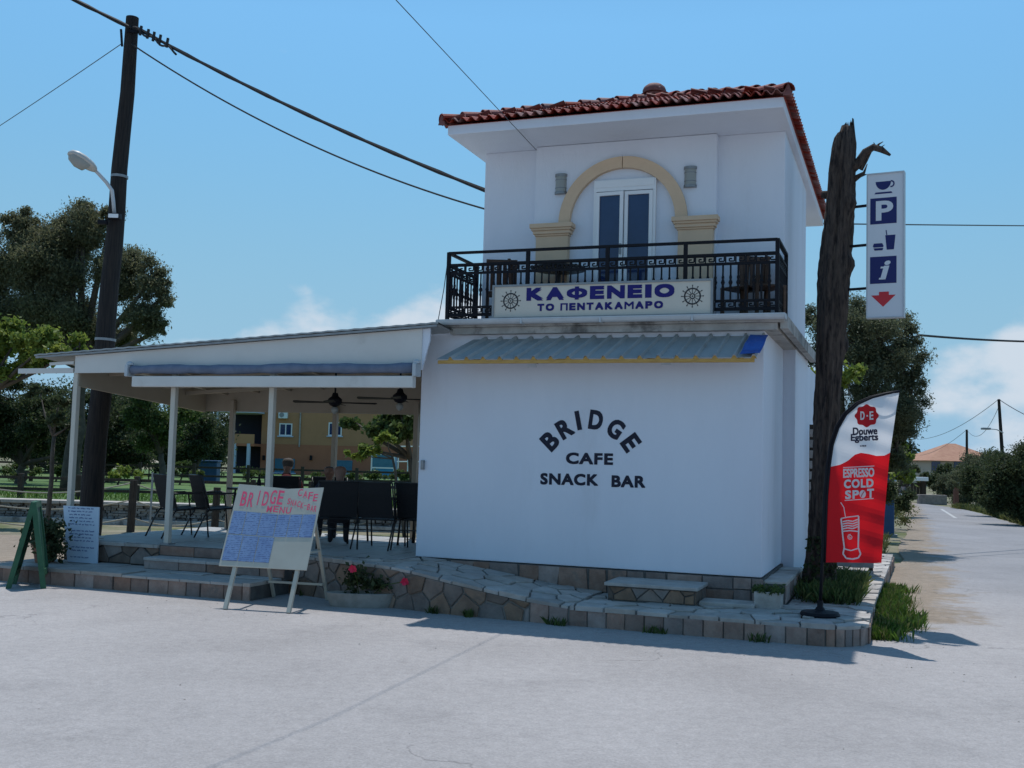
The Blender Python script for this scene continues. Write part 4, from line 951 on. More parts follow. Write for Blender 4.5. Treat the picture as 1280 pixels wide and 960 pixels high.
for o in bpy.data.objects:
    if o.name.startswith('weeds') and 'label' not in o: tag(o, 'low weeds growing out of the small stone planter', 'weeds', kind='stuff')

# ================================================================== TERRACE CANOPY
def cz(x, y): return 3.055 + (x + 10.09) * .0563 - .085 * (y + .5)
cn = hthing('terrace_canopy', 'cream metal canopy on slim posts covering the cafe terrace', 'canopy', (-7, .8, ZT))
m = MB(); nx = 64
def sheet_pts(x0, x1, y0, y1, n):
    xs = np.linspace(x0, x1, n * 2 + 1)
    for i in range(len(xs) - 1):
        h0, h1 = (.007 if i % 2 else 0), (.007 if (i + 1) % 2 else 0)
        q = [(xs[i], y0, cz(xs[i], y0) + h0), (xs[i + 1], y0, cz(xs[i + 1], y0) + h1), (xs[i + 1], y1, cz(xs[i + 1], y1) + h1), (xs[i], y1, cz(xs[i], y1) + h0)]
        m.add(q + [(a, b, c - .02) for a, b, c in q], [(0, 1, 2, 3), (7, 6, 5, 4), (0, 4, 5, 1), (2, 6, 7, 3)])
sheet_pts(-10.12, -4.335, -.58, 2.72, 30); sheet_pts(-4.335, -3.86, -.58, -.02, 3)
m.build('roof_sheet', M_sheet, cn, recalc=False)
m = MB(); m.add([(-10.1, -.575, cz(-10.1, -.5) - .045), (-3.88, -.575, cz(-3.88, -.5) - .045), (-3.88, -.575, cz(-3.88, -.5) - .02), (-10.1, -.575, cz(-10.1, -.5) - .02), (-10.1, -.54, cz(-10.1, -.5) - .045), (-3.88, -.54, cz(-3.88, -.5) - .045), (-3.88, -.54, cz(-3.88, -.5) - .02), (-10.1, -.54, cz(-10.1, -.5) - .02)], [(0, 1, 2, 3), (7, 6, 5, 4), (0, 4, 5, 1)])
m.build('edge_trim', M_steel, cn)
m = MB()
def panel(x0, x1, y0, y1, z00, z01, z10, z11):     # panel x0..x1 with sloping top and bottom
    m.add([(x0, y0, z00), (x1, y0, z10), (x1, y0, z11), (x0, y0, z01), (x0, y1, z00), (x1, y1, z10), (x1, y1, z11), (x0, y1, z01)], [(0, 1, 2, 3), (7, 6, 5, 4), (0, 4, 5, 1), (1, 5, 6, 2), (2, 6, 7, 3), (3, 7, 4, 0)])
panel(-9.44, -4.10, -.52, -.48, 2.80, cz(-9.44, -.5) - .05, 2.83, cz(-4.1, -.5) - .05); m.build('front_fascia', M_fascia, cn)
m = MB(); panel(-4.10, -4.0, -.50, -.47, 2.83, cz(-4.1, -.5) - .05, 3.2, cz(-4.0, -.5) - .05); m.build('fascia_end', M_plaster, cn)
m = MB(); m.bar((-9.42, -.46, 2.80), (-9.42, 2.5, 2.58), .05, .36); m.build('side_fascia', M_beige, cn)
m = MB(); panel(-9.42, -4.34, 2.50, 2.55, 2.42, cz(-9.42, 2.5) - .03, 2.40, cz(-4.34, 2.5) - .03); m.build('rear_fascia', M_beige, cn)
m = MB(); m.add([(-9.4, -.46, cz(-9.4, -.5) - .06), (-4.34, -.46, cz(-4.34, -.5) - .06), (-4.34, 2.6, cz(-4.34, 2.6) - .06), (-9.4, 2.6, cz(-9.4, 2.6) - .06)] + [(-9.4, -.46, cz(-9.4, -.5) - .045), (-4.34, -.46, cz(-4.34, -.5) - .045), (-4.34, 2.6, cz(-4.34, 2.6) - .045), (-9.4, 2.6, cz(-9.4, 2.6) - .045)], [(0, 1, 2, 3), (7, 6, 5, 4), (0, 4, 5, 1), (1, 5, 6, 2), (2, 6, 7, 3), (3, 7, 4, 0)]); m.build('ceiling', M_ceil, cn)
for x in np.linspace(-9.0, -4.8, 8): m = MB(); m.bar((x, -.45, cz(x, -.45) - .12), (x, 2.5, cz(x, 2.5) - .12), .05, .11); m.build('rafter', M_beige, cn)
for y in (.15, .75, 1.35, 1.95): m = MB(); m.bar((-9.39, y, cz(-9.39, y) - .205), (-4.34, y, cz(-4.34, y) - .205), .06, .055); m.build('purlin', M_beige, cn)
for x, y, b_ in ((-9.44, -.46, ZT), (-7.78, -.46, ZT), (-6.24, -.46, ZT), (-8.84, 2.45, ZT), (-6.93, 2.45, ZT), (-5.52, 2.45, ZT)):
    m = MB(); top = 2.82 if y < 0 else 2.6; m.bbox(x - .037, x + .037, y - .037, y + .037, b_ + .02, top, .008)
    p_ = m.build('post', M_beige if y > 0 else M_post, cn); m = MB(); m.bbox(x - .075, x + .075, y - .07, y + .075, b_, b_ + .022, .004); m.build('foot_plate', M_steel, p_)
m = MB(); m.bar((-10.45, -.5, 2.83), (-9.49, -.47, 2.84), .05, .07); m.bar((-9.9, -.5, 2.93), (-9.49, -.48, 2.95), .03, .04); m.build('side_arm', M_fascia, cn)
bl = hthing('roller_blind', 'rolled up blue-grey roller blind with a cream bar along the terrace front', 'blind', (-6.2, -.6, 2.6))
m = MB(); pts = []; 
xs = np.linspace(-8.38, -4.16, 28); m.tube([(x, -.60, 2.835 + .006 * math.sin(x * 3) + (x + 8.4) * .003) for x in xs], [.062 + .006 * math.sin(x * 7.1) + .004 * math.sin(x * 17) for x in xs], 10); m.build('rolled_canvas', M_canvas, bl, True)
m = MB(); m.bbox(-8.34, -4.14, -.66, -.56, 2.60, 2.745, .012); m.build('bar', M_fascia, bl)
for x in (-8.43, -4.12): m = MB(); m.bbox(x - .025, x + .025, -.68, -.52, 2.74, 2.90, .01); m.lathe([(.05, 0), (.05, .03), (.02, .05)], 10, (x, -.6, 2.9)); m.build('end_bracket', M_gut, bl)
# ceiling fans
for px, y, lab in ((419, .9, 'black ceiling fan above the seated people'), (500, .9, 'black ceiling fan beside the white wall')):
    x = FP(px, 495, y)[0]; zt = cz(x, y) - .06; f_ = hthing('ceiling_fan', lab, 'fan', (x, y, zt - .75), 'fans under the terrace canopy')
    m = MB(); m.tube([(x, y, zt), (x, y, zt - .55)], .014, 8); m.lathe([(.05, 0), (.05, -.03), (.02, -.06)][::-1], 12, (x, y, zt)); m.build('rod', M_iron, f_); zt -= .27
    m = MB(); m.lathe([(.02, -.40), (.07, -.38), (.10, -.34), (.10, -.29), (.05, -.25), (.035, -.20)], 16, (x, y, zt)); m.build('motor', M_iron, f_, 'auto')
    for k in range(4):
        t = k * PI / 2 + .35; d = Vector((math.cos(t), math.sin(t), 0)); n_ = Vector((-d.y, d.x, .18)); c = Vector((x, y, zt - .335)); m = MB()
        P = [c + d * .09 - n_ * .03, c + d * .09 + n_ * .03, c + d * .58 + n_ * .065, c + d * .60, c + d * .58 - n_ * .065]; m.add(P + [p - Vector((0, 0, .008)) for p in P], [(0, 1, 2, 3, 4), (9, 8, 7, 6, 5)] + [(i, (i + 1) % 5, 5 + (i + 1) % 5, 5 + i) for i in range(5)]); m.build('blade', M_iron, f_)
    m = MB(); m.lathe([(.015, -.50), (.045, -.47), (.055, -.43), (.03, -.40)], 12, (x, y, zt)); m.build('lamp_globe', M_frost, f_, True)
# ================================================================== TERRACE FURNITURE AND PEOPLE
def make_chair(label, group):
    t = thing('terrace_chair', label, 'chair', group=group); BASE[t.name] = (0, 0, 0)
    m = MB(); m.add([(-.25, -.20, .40), (.25, -.20, .40), (.25, .24, .43), (-.25, .24, .43), (-.25, -.20, .385), (.25, -.20, .385), (.25, .24, .415), (-.25, .24, .415)], [(0, 1, 2, 3), (7, 6, 5, 4), (0, 4, 5, 1), (1, 5, 6, 2), (2, 6, 7, 3), (3, 7, 4, 0)]); m.build('seat', M_sling, t)
    m = MB(); pr = [(-.20, .42), (-.25, .58), (-.30, .74), (-.335, .89)]
    for (y0, z0), (y1, z1) in zip(pr[:-1], pr[1:]): m.add([(-.25, y0, z0), (.25, y0, z0), (.25, y1, z1), (-.25, y1, z1), (-.25, y0 - .014, z0), (.25, y0 - .014, z0), (.25, y1 - .014, z1), (-.25, y1 - .014, z1)], [(0, 1, 2, 3), (7, 6, 5, 4), (1, 5, 6, 2), (3, 7, 4, 0)])
    m.build('backrest', M_sling, t)
    for s in (-1, 1):
        x = s * .27
        m = MB(); m.tube([(x, .30, 0), (x, .25, .42), (x, .22, .60), (x, .16, .645), (x, -.20, .635), (x, -.27, .63)], .012, 7); m.build('armrest', M_frame, t, True)
        m = MB(); m.tube([(x, -.42, 0), (x, -.28, .30), (x, -.20, .42)], .012, 7); m.build('leg', M_frame, t, True)
        m = MB(); m.tube([(x, .26, .43), (x, -.20, .40), (x, -.25, .58), (x, -.30, .74), (x, -.34, .90)], .012, 7); m.build('side_rail', M_frame, t, True)
    m = MB(); m.tube([(-.27, -.34, .90), (.27, -.34, .90)], .012, 7); m.build('top_rail', M_frame, t, True); m = MB(); m.tube([(-.27, -.30, .26), (.27, -.30, .26)], .009, 6); m.build('stretcher', M_frame, t, True)
    return t
proto = make_chair('', 'chairs on the terrace'); used = [False]
def chair(x, y, rot, label, z=ZT + .006):
    c = proto if not used[0] else copy_tree(proto); used[0] = True
    c.location = HW(x, y, z); c.rotation_euler = (0, 0, -TH + rot); c['label'] = label; return c
chair(-8.45, .72, D(-28), 'black mesh chair nearest the second canopy post, turned towards the table')
chair(-8.18, 1.18, D(-34), 'black mesh chair just behind the one at the second canopy post')
chair(-5.80, .62, D(28), 'black mesh chair under the bald man, its back to the street')
chair(-5.22, .80, D(4), 'black mesh chair between the bald man and the white wall')
chair(-4.78, 1.05, D(10), 'black mesh chair tucked in beside the white wall')
chair(-6.80, 2.1, D(208), 'black mesh chair beyond the table, facing the street')
chair(-5.05, 2.25, D(-165), 'black mesh chair at the back edge of the terrace by the wall')
def table(x, y, label, w=.42):
    t = hthing('terrace_table', label, 'table', (x, y, ZT + .006), 'tables on the terrace'); z = ZT + .006
    m = MB(); m.bbox(x - w, x + w, y - w, y + w, z + .70, z + .735, .008); m.build('tabletop', M_tabletop, t)
    for sx in (-1, 1):
        for sy in (-1, 1): m = MB(); m.tube([(x + sx * (w - .05), y + sy * (w - .05), z), (x + sx * (w - .09), y + sy * (w - .09), z + .70)], .016, 7); m.build('leg', M_frame, t, True)
    return t
table(-7.58, 1.36, 'square dark table beside the two chairs near the canopy post', .33); table(-6.22, 1.42, 'square dark table in front of the bald man', .36); table(-5.0, 1.62, 'square dark table beside the white wall', .30)
m = MB(); c = HW(-7.6, 1.4, ZT + .741); m.lathe([(.03, 0), (.035, .02), (.03, .10), (.012, .14), (.012, .19), (.016, .20)], 12, c); wmesh(m, 'sauce_bottle', M_iron, c, 'small dark bottle standing on the table near the canopy post', 'bottle', smooth='auto')

def person(label, loc, rot, shirt, scale=1.0, lean=.25, bald=False, arms=.0):
    v = []; e = []; r = []; tagv = []
    def add(p, rad, tg, parent=None):
        v.append(p); r.append(rad); tagv.append(tg)
        if parent is not None: e.append((parent, len(v) - 1))
        return len(v) - 1
    sl, cl = math.sin(lean), math.cos(lean)
    def up(h, f=0): return (0, sl * h + f, .46 + cl * h)
    pel = add(up(0), .135, 't'); sp = add(up(.17), .125, 's', pel); ch = add(up(.36), .145, 's', sp); nb = add(up(.50, .01), .075, 's', ch)
    nk = add(up(.57, .03), .055, 'k', nb); hb = add((0, up(.63)[1] + .05, up(.63)[2]), .078, 'k', nk); hm = add((0, up(.70)[1] + .055, up(.71)[2]), .098, 'h', hb); ht = add((0, up(.78)[1] + .045, up(.79)[2]), .082, 'h', hm)
    ns = add((0, v[hm][1] + .115, v[hm][2] - .03), .016, 'k', hm)
    for s in (-1, 1):
        er = add((s * .092, v[hm][1] - .005, v[hm][2] - .02), .018, 'k', hm)
        sh = add((s * .185, up(.46)[1], up(.46)[2] - .02), .062, 's', ch); el = add((s * .25, v[sh][1] + .12 + arms, v[sh][2] - .24), .045, 's', sh)
        wr = add((s * .17, v[el][1] + .22, v[el][2] + .05), .030, 'k', el); hd = add((s * .14, v[wr][1] + .07, v[wr][2] + .01), .032, 'k', wr)
        for k, (dx, ln) in enumerate(((-.026, .07), (-.009, .08), (.009, .075), (.025, .06))):
            a = add((v[hd][0] + dx, v[hd][1] + .045, v[hd][2]), .0095, 'k', hd); add((v[hd][0] + dx * 1.1, v[hd][1] + .045 + ln * .8, v[hd][2] - .02), .0085, 'k', a)
        a = add((v[hd][0] - s * .038, v[hd][1] + .01, v[hd][2] + .006), .011, 'k', hd); add((v[hd][0] - s * .05, v[hd][1] + .05, v[hd][2]), .009, 'k', a)
        hp = add((s * .09, .02, .44), .095, 't', pel); kn = add((s * .12, .42, .47), .068, 't', hp); an = add((s * .12, .44, .09), .045, 't', kn); ft = add((s * .13, .60, .045), .038, 'f', an)
    me = bpy.data.meshes.new('person_armature'); me.from_pydata(v, e, []); ob = bpy.data.objects.new('person_armature', me); COL.objects.link(ob)
    ob.modifiers.new('skin', 'SKIN'); 
    for i, sv in enumerate(me.skin_vertices[0].data): sv.radius = (r[i], r[i] * (.82 if tagv[i] == 's' and i < 4 else 1.0)); sv.use_root = (i == 0)
    sub = ob.modifiers.new('sub', 'SUBSURF'); sub.levels = 2; sub.render_levels = 2
    dg = bpy.context.evaluated_depsgraph_get(); body = bpy.data.meshes.new_from_object(ob.evaluated_get(dg)); bpy.data.objects.remove(ob)
    body.name = 'person'; body.materials.clear()
    for mm in (M_skin, shirt, M_trouser, M_hair): body.materials.append(mm)
    V = np.array(v); seg = [(V[a], V[b], tagv[b]) for a, b in e]
    for p in body.polygons:
        c = np.array(p.center); best = None
        for a, b, tg in seg:
            d = b - a; t = np.clip(np.dot(c - a, d) / max(1e-9, np.dot(d, d)), 0, 1); dd = np.linalg.norm(c - a - d * t)
            if best is None or dd < best[0]: best = (dd, tg)
        tg = best[1]; p.material_index = {'t': 2, 's': 1, 'k': 0, 'h': 0, 'f': 2}[tg]; p.use_smooth = True
        if tg == 'h' or (tg == 'k' and c[2] > V[hb][2]):
            back = c[1] < V[hm][1] + .03
            if (not bald and (c[2] > V[hm][2] + .045 or (back and c[2] > V[hm][2] - .07))): p.material_index = 3
    o = link('person', body); o.location = loc; o.rotation_euler = (0, 0, rot); o.scale = (scale,) * 3
    return tag(o, label, 'person')
p = HW(-5.80, .62, ZT + .006); person('seated bald man in a pale blue shirt, his back to the street', p, -TH + D(28), M_shirtblue, .90, .22, True)
p = HW(-6.80, 2.1, ZT + .006); person('seated person in navy, half hidden beyond the bald man', p, -TH + D(208), M_shirtnavy, .88, .2, False)
rx_ = FP(357, 600, 2.25)[0]; rp = HW(rx_, 2.25, ZT + .006); person('seated person in a dark red top behind the menu easel', rp, -TH + D(24), M_shirtred, .97, .22, False)
chair(rx_, 2.25, D(24), 'black mesh chair under the person in the dark red top')

# balcony furniture
def slat_chair(x, y, rot, label, z=ZS):
    t = thing('balcony_chair', label, 'chair', HW(x, y, z), -TH + rot, 'wooden chairs on the balcony'); M_ = MAT.get('brown_wood') or pm('brown_wood', (0.06, 0.032, 0.02), (0.10, 0.05, 0.03), 8, 0.6, stretch=(1, 1, 6))
    m = MB(); m.bbox(-.2, .2, -.2, .2, .42, .445, .005); m.build('seat', M_, t)
    for sx in (-1, 1):
        m = MB(); m.bar((sx * .18, .18, 0), (sx * .18, .18, .43), .035); m.build('leg', M_, t); m = MB(); m.bar((sx * .18, -.18, 0), (sx * .18, -.24, .85), .035); m.build('leg', M_, t)
    for k in range(4): m = MB(); m.bar((-.12 + k * .08, -.195, .45), (-.12 + k * .08, -.235, .80), .05, .012); m.build('back_slat', M_, t)
    m = MB(); m.bar((-.2, -.235, .82), (.2, -.235, .82), .02, .06); m.build('top_rail', M_, t); return t
slat_chair(-.33, .62, D(150), 'brown slatted chair at the dead-trunk end of the balcony'); slat_chair(-.08, .52, D(215), 'brown slatted chair in the corner of the balcony by the dead trunk')
slat_chair(-3.45, .5, D(20), 'brown slatted chair at the terrace end of the balcony'); slat_chair(-3.05, .45, D(-80), 'brown slatted chair beside the round balcony table')
bt = hthing('balcony_table', 'round dark table on the terrace end of the balcony', 'table', (-2.62, .35, ZS)); m = MB(); m.lathe([(.34, .70), (.35, .71), (.35, .725), (.34, .735)], 24, (-2.62, .35, ZS)); m.build('tabletop', M_tabletop, bt, 'auto')
m = MB(); m.lathe([(.2, 0), (.2, .02), (.03, .05), (.025, .70)], 14, (-2.62, .35, ZS)); m.build('pedestal', M_frame, bt, 'auto')

# ================================================================== IN FRONT OF THE CAFE
# menu easel
FL, FR = Vector((-3.14, 12.20, 0.005)), Vector((-2.37, 12.03, 0.005)); lean = Vector((.13, .60, 1.36)); back = Vector((.26, 1.17, 0))
es = wthing('menu_easel', 'cream folding menu easel with pink handwriting and blue menu sheets', 'easel', ((FL + FR) / 2 + back * .5).to_tuple())
def ep(a, t, h=0.0):                       # across, up along the front legs, towards the viewer
    nrm = (FR - FL).cross(lean).normalized(); 
    return FL + (FR - FL) * a + lean * t + nrm * h
for a in (0.02, .98): m = MB(); m.bar(ep(a, 0), ep(a, .98), .045, .035, up=tuple(back)); m.build('front_leg', M_easel, es)
for a in (0.06, .94): m = MB(); m.bar(ep(a, .93), FL + (FR - FL) * a + back + Vector((0, 0, 0.0)), .035, .03, up=tuple(back)); m.build('rear_leg', M_easel, es)
m = MB(); m.bar(ep(.94, .45), (ep(.94, .93) + (FL + (FR - FL) * .94 + back - ep(.94, .93)) * .52), .03, .02); m.build('side_stay', M_easel, es)
m = MB(); m.bar(FL + (FR - FL) * .06 + back * .86 + Vector((0, 0, .2)), FL + (FR - FL) * .94 + back * .86 + Vector((0, 0, .2)), .025); m.build('rear_rail', M_easel, es)
A0, A1, T0, T1 = -.22, 1.13, .325, 1.0
def bp(a, b, h=0): 
    dip = -.045 * (1 - abs(a - .58) / .5) * b if abs(a - .58) < .5 else 0
    return ep(A0 + (A1 - A0) * a, T0 + (T1 - T0) * b + dip * .6, .02 + h)
m = MB(); aa = [0, .2, .4, .58, .7, .85, 1]
for i in range(6): 
    q = [(aa[i], 0), (aa[i + 1], 0), (aa[i + 1], 1), (aa[i], 1)]; m.add([bp(a, b, 0) for a, b in q] + [bp(a, b, .012) for a, b in q], [(3, 2, 1, 0), (4, 5, 6, 7), (0, 1, 5, 4), (2, 3, 7, 6)] + ([(0, 4, 7, 3)] if i == 0 else []) + ([(1, 2, 6, 5)] if i == 5 else []))
m.build('board', M_easel, es)
def menu_mat():
    m = pm('menu_sheet_print', (0.19, 0.28, 0.47), (0.25, 0.35, 0.54), 4, .5); t = m.node_tree; L = t.links; b = t.nodes['Principled BSDF']
    prev = b.inputs['Base Color'].links[0].from_socket; tc = t.nodes.new('ShaderNodeTexCoord'); mp = t.nodes.new('ShaderNodeMapping'); mp.inputs['Scale'].default_value = (1, 1, 1); L.new(tc.outputs['Object'], mp.inputs[0])
    w = t.nodes.new('ShaderNodeTexWave'); w.bands_direction = 'Z'; w.inputs['Scale'].default_value = 16; w.inputs['Distortion'].default_value = 0; L.new(mp.outputs[0], w.inputs['Vector'])
    n = t.nodes.new('ShaderNodeTexNoise'); n.inputs['Scale'].default_value = 34; L.new(mp.outputs[0], n.inputs['Vector'])
    mu = t.nodes.new('ShaderNodeMath'); mu.operation = 'MULTIPLY'; L.new(w.outputs['Fac'], mu.inputs[0]); L.new(n.outputs['Fac'], mu.inputs[1])
    r = t.nodes.new('ShaderNodeMapRange'); r.inputs[1].default_value = .40; r.inputs[2].default_value = .52; L.new(mu.outputs[0], r.inputs[0])
    x = t.nodes.new('ShaderNodeMix'); x.data_type = 'RGBA'; L.new(r.outputs[0], x.inputs[0]); L.new(prev, x.inputs[6]); x.inputs[7].default_value = (.08, .11, .24, 1); L.new(x.outputs[2], b.inputs['Base Color']); return m
M_menu = menu_mat()
us = [.015, .175, .35, .545, .69, .83, .985]; ls = [.015, .2, .385, .565]
def sheet_on(a0, a1, b0, b1):
    m = MB(); N = 4
    for i in range(N):
        q = [(a0 + (a1 - a0) * i / N, b0), (a0 + (a1 - a0) * (i + 1) / N, b0), (a0 + (a1 - a0) * (i + 1) / N, b1), (a0 + (a1 - a0) * i / N, b1)]; m.add([bp(a, b, .0155) for a, b in q], [(0, 1, 2, 3)])
    m.build('menu_sheet', M_menu, es)
for i in range(6): sheet_on(us[i] + .004, us[i + 1] - .004, .385, .665)
for i in range(3): sheet_on(ls[i] + .004, ls[i + 1] - .004, .065, .375)
def hand(s, a0, a1, b0, b1, tilt=0.0, jit=.0):
    m = MB()
    for k, ch in enumerate(s):
        if ch == ' ': continue
        n = len(s); x0 = a0 + (a1 - a0) * k / n; x1 = a0 + (a1 - a0) * (k + .78) / n; dz = tilt * k / n + rs.uniform(-jit, jit)
        put_text(m, ch, lambda a, b: bp((x0 + (x1 - x0) * a) if ch not in 'I-' else (x0 + x1) / 2 + (a - .5) * (.012 if ch == 'I' else .03), b0 + dz + (b1 - b0) * (b if ch != '-' else .45 + b * .12), .0145), .012)
    m.build('handwriting', M_pink, es)
hand('BRIDGE', .07, .58, .72, .90, .09, .012); hand('MENU', .40, .70, .685, .765, .0, .008); hand('CAFE', .72, .97, .895, .985, -.08, .008); hand('SNACK-BAR', .62, .98, .80, .875, -.12, .006)

# white notice board leaning against the terrace
tl, tr, br, bl_ = FP(80, 632, -.57), FP(125, 634, -.57), FP(122.5, 705, -.74), FP(85, 703, -.74)
nb = hthing('notice_board', 'white notice board with blue handwritten lines leaning on the terrace front', 'notice board', ((bl_[0] + br[0]) / 2, -.74, ZL))
tl, tr = Vector(tl), Vector(tr); br = Vector((br[0], -.74, ZL + .006)); bl_ = Vector((bl_[0], -.74, ZL + .006)); nf = Vector((0, -.016, 0))
m = MB(); q = [bl_, br, tr, tl]; m.add([tuple(p) for p in q] + [tuple(p + nf) for p in q], [(3, 2, 1, 0), (4, 5, 6, 7)] + [(i, (i + 1) % 4, 4 + (i + 1) % 4, 4 + i) for i in range(4)]); M_note = pm('notice_white', (0.55, 0.62, 0.70), (0.5, 0.57, 0.66), 4, .5); m.build('panel', M_note, nb)
m = MB(); rr = random.Random(9)
for k in range(16):
    if k in (6, 11, 14): continue
    b = .955 - k * .058; a = .12 + rr.uniform(0, .06); end = .88 - rr.uniform(0, .1) if k < 13 else .6
    while a < end:
        w_ = rr.uniform(.05, .15); hh = .026
        n_ = max(2, int(w_ / .022))
        for j in range(n_):
            a0 = a + w_ * j / n_; a1 = a0 + w_ / n_ * .62; z0 = b + rr.uniform(-.004, .004); 
            P = [bl_.lerp(br, x).lerp(tl.lerp(tr, x), y) + Vector((0, -.0185, 0)) for x, y in ((a0, z0), (a1, z0), (a1, z0 + hh * rr.uniform(.6, 1)), (a0, z0 + hh * rr.uniform(.6, 1)))]; m.add([tuple(p) for p in P], [(0, 1, 2, 3)])
        a += w_ + .03
m.build('handwritten_lines', pm('blue_ink', (0.03, 0.06, 0.22), None, rough=.8), nb)

# green A-frame board seen edge-on
top = DD(42, 628, 13.6); fr_, fl_ = G(54, 736), G(10, 736); wd = Vector((-.30, .954, 0)).normalized() * .55
ab = wthing('a_frame_board', 'green wooden A-frame board standing edge-on at the end of the steps', 'sandwich board', ((fr_ + fl_) / 2).to_tuple())
for foot, nm in ((fr_, 0), (fl_, 1)):
    foot = Vector((foot.x, foot.y, .0)); u_ = (top - foot); side = wd
    m = MB(); nrm = u_.cross(side).normalized()
    def fp(a, b, h): return foot + side * a + u_ * b + nrm * h
    def plank(a0, a1, b0, b1, h0, h1, mb): mb.add([tuple(fp(a, b, h)) for h in (h0, h1) for a, b in ((a0, b0), (a1, b0), (a1, b1), (a0, b1))], [(3, 2, 1, 0), (4, 5, 6, 7), (0, 1, 5, 4), (1, 2, 6, 5), (2, 3, 7, 6), (3, 0, 4, 7)])
    plank(0, .12, 0, 1, -.03, .03, m); plank(.88, 1, 0, 1, -.03, .03, m); plank(.12, .88, .93, 1, -.03, .03, m); plank(.12, .88, .14, .21, -.03, .03, m); m.build('board_frame', M_green, ab)
    m = MB(); plank(.12, .88, .21, .93, -.012, .012, m); m.build('board_panel', M_green, ab)

# oval planter with flowers in front of the ramp wall
pc = HW(-4.42, -1.28, 0.0); pp = wthing('flower_planter', 'oval concrete planter with pink flowers in front of the ramp wall', 'planter', pc.to_tuple())
m = MB(); m.lathe([(.30, 0), (.34, .10), (.36, .16), (.33, .165), (.30, .12)], 28, pc, sx=1.15, sy=.42); m.build('bowl', M_pot, pp, 'auto')
m = MB(); m.lathe([(.30, .10), (.30, .13), (.02, .145)], 24, pc, sx=1.1, sy=.40); m.build('soil', M_dirt, pp)
pts = np.concatenate([ball_points((pc.x - .06, pc.y, .33), (.20, .14, .20), 480, .1), ball_points((pc.x + .18, pc.y - .02, .27), (.20, .12, .10), 220, .1)])
leaves_mesh('foliage', pts, L_dark, pp, .065, 1.6, 0, base=pc)
for (px, py, r_) in ((441, 711, .05), (506, 727, .05)):
    c = DD(px, py, 12.55); m = MB()
    for k in range(9):
        t = k * 2.4; d_ = Vector((math.cos(t), -.5 - .3 * math.sin(k), math.sin(t))).normalized(); s = d_.cross(Vector((.2, .9, .3))).normalized() * r_ * .5; m.add([c, c + d_ * r_ * .6 + s, c + d_ * r_ * 1.15, c + d_ * r_ * .6 - s], [(0, 1, 2, 3)])
    fl = m.build('flower', M_petal, pp, off=pc, recalc=False); m = MB(); m.tube([c + Vector((0, .01, 0)), (c + Vector((pc.x, pc.y, .2))) / 2, Vector((pc.x + (c.x - pc.x) * .3, pc.y, .15))], .006, 5); m.build('stem', L_mid, pp, off=pc)
# potted shrub on the lower step beside the notice board
pb = HW(-9.33, -1.0, ZL + .004); ps = wthing('potted_shrub', 'dark bushy shrub in a pot beside the white notice board', 'potted plant', pb.to_tuple())
m = MB(); m.lathe([(.12, 0), (.16, .2), (.18, .24), (.17, .25), (.14, .22)], 18, pb); m.build('pot', pm('terracotta', (.22, .10, .06), (.28, .13, .08), 6, .8), ps, 'auto')
leaves_mesh('foliage', np.concatenate([ball_points((pb.x, pb.y, pb.z + .38), (.30, .28, .26), 1500, .2), ball_points((pb.x + .12, pb.y - .1, pb.z + .16), (.26, .2, .16), 500, .2)]), L_dark, ps, .075, 2, .2, base=pb)

# ================================================================== DEAD TRUNK, SIGN, FLAG
YS = 1.5
cp_ = [FP(px, py, YS) for px, py in ((1020, 760), (1026, 680), (1030, 600), (1035, 500), (1041, 400), (1045, 320), (1050, 250), (1053, 205), (1056, 176), (1059, 160))]
cr_ = [.20, .155, .142, .148, .165, .17, .168, .155, .135, .075]
dt = hthing('dead_tree', 'tall dead tree trunk with a broken branch beside the house corner', 'dead tree', (cp_[0][0], YS, ZK))
zs = np.linspace(ZK - .04, cp_[-1][2], 90); cz_ = [p[2] for p in cp_]; cz_[0] = ZK - .05
m = MB(); n = 46; vs = []; gro = [rs.uniform(-1, 1) for _ in range(n)]; gph = [rs.uniform(0, 6) for _ in range(n)]
for z in zs:
    x0 = np.interp(z, cz_, [p[0] for p in cp_]); r0 = np.interp(z, cz_, cr_)
    for j in range(n):
        t = 2 * PI * j / n; rr_ = r0 * (1 + .10 * math.sin(5 * t + 1.3 * z) + .06 * math.sin(11 * t - 2.1 * z + 1) + .05 * math.sin(3 * t + 4 * z) + rs.uniform(-.04, .04)) + .016 * gro[j] * math.sin(z * 1.7 + gph[j]) + .008 * gro[(j * 7) % n]
        for kz, kt, kr in ((4.32, -.2, .10), (5.1, -.5, .07), (3.3, .3, .05)): rr_ += kr * math.exp(-((z - kz) / .11) ** 2 - (((t - kt + PI) % (2 * PI) - PI) / .45) ** 2)
        zt_j = z + (rs.uniform(-.05, .09) + .06 * math.cos(t - .6) if z > cp_[-1][2] - .06 else 0)
        vs.append((x0 + rr_ * math.cos(t), YS + rr_ * math.sin(t), zt_j))
fs = [(i * n + j, i * n + (j + 1) % n, (i + 1) * n + (j + 1) % n, (i + 1) * n + j) for i in range(len(zs) - 1) for j in range(n)] + [tuple((len(zs) - 1) * n + j for j in range(n))]
m.add(vs, fs); m.build('trunk', M_bark, dt, True)
def P(px, py, dy=0): q = FP(px, py, YS + dy); return Vector(q)
m = MB(); m.tube([P(1060, 215), P(1074, 203), P(1082, 190, -.05), P(1092, 184, -.08), P(1102, 187, -.1), P(1113, 194, -.1)], [.07, .062, .05, .045, .04, .015], 9)
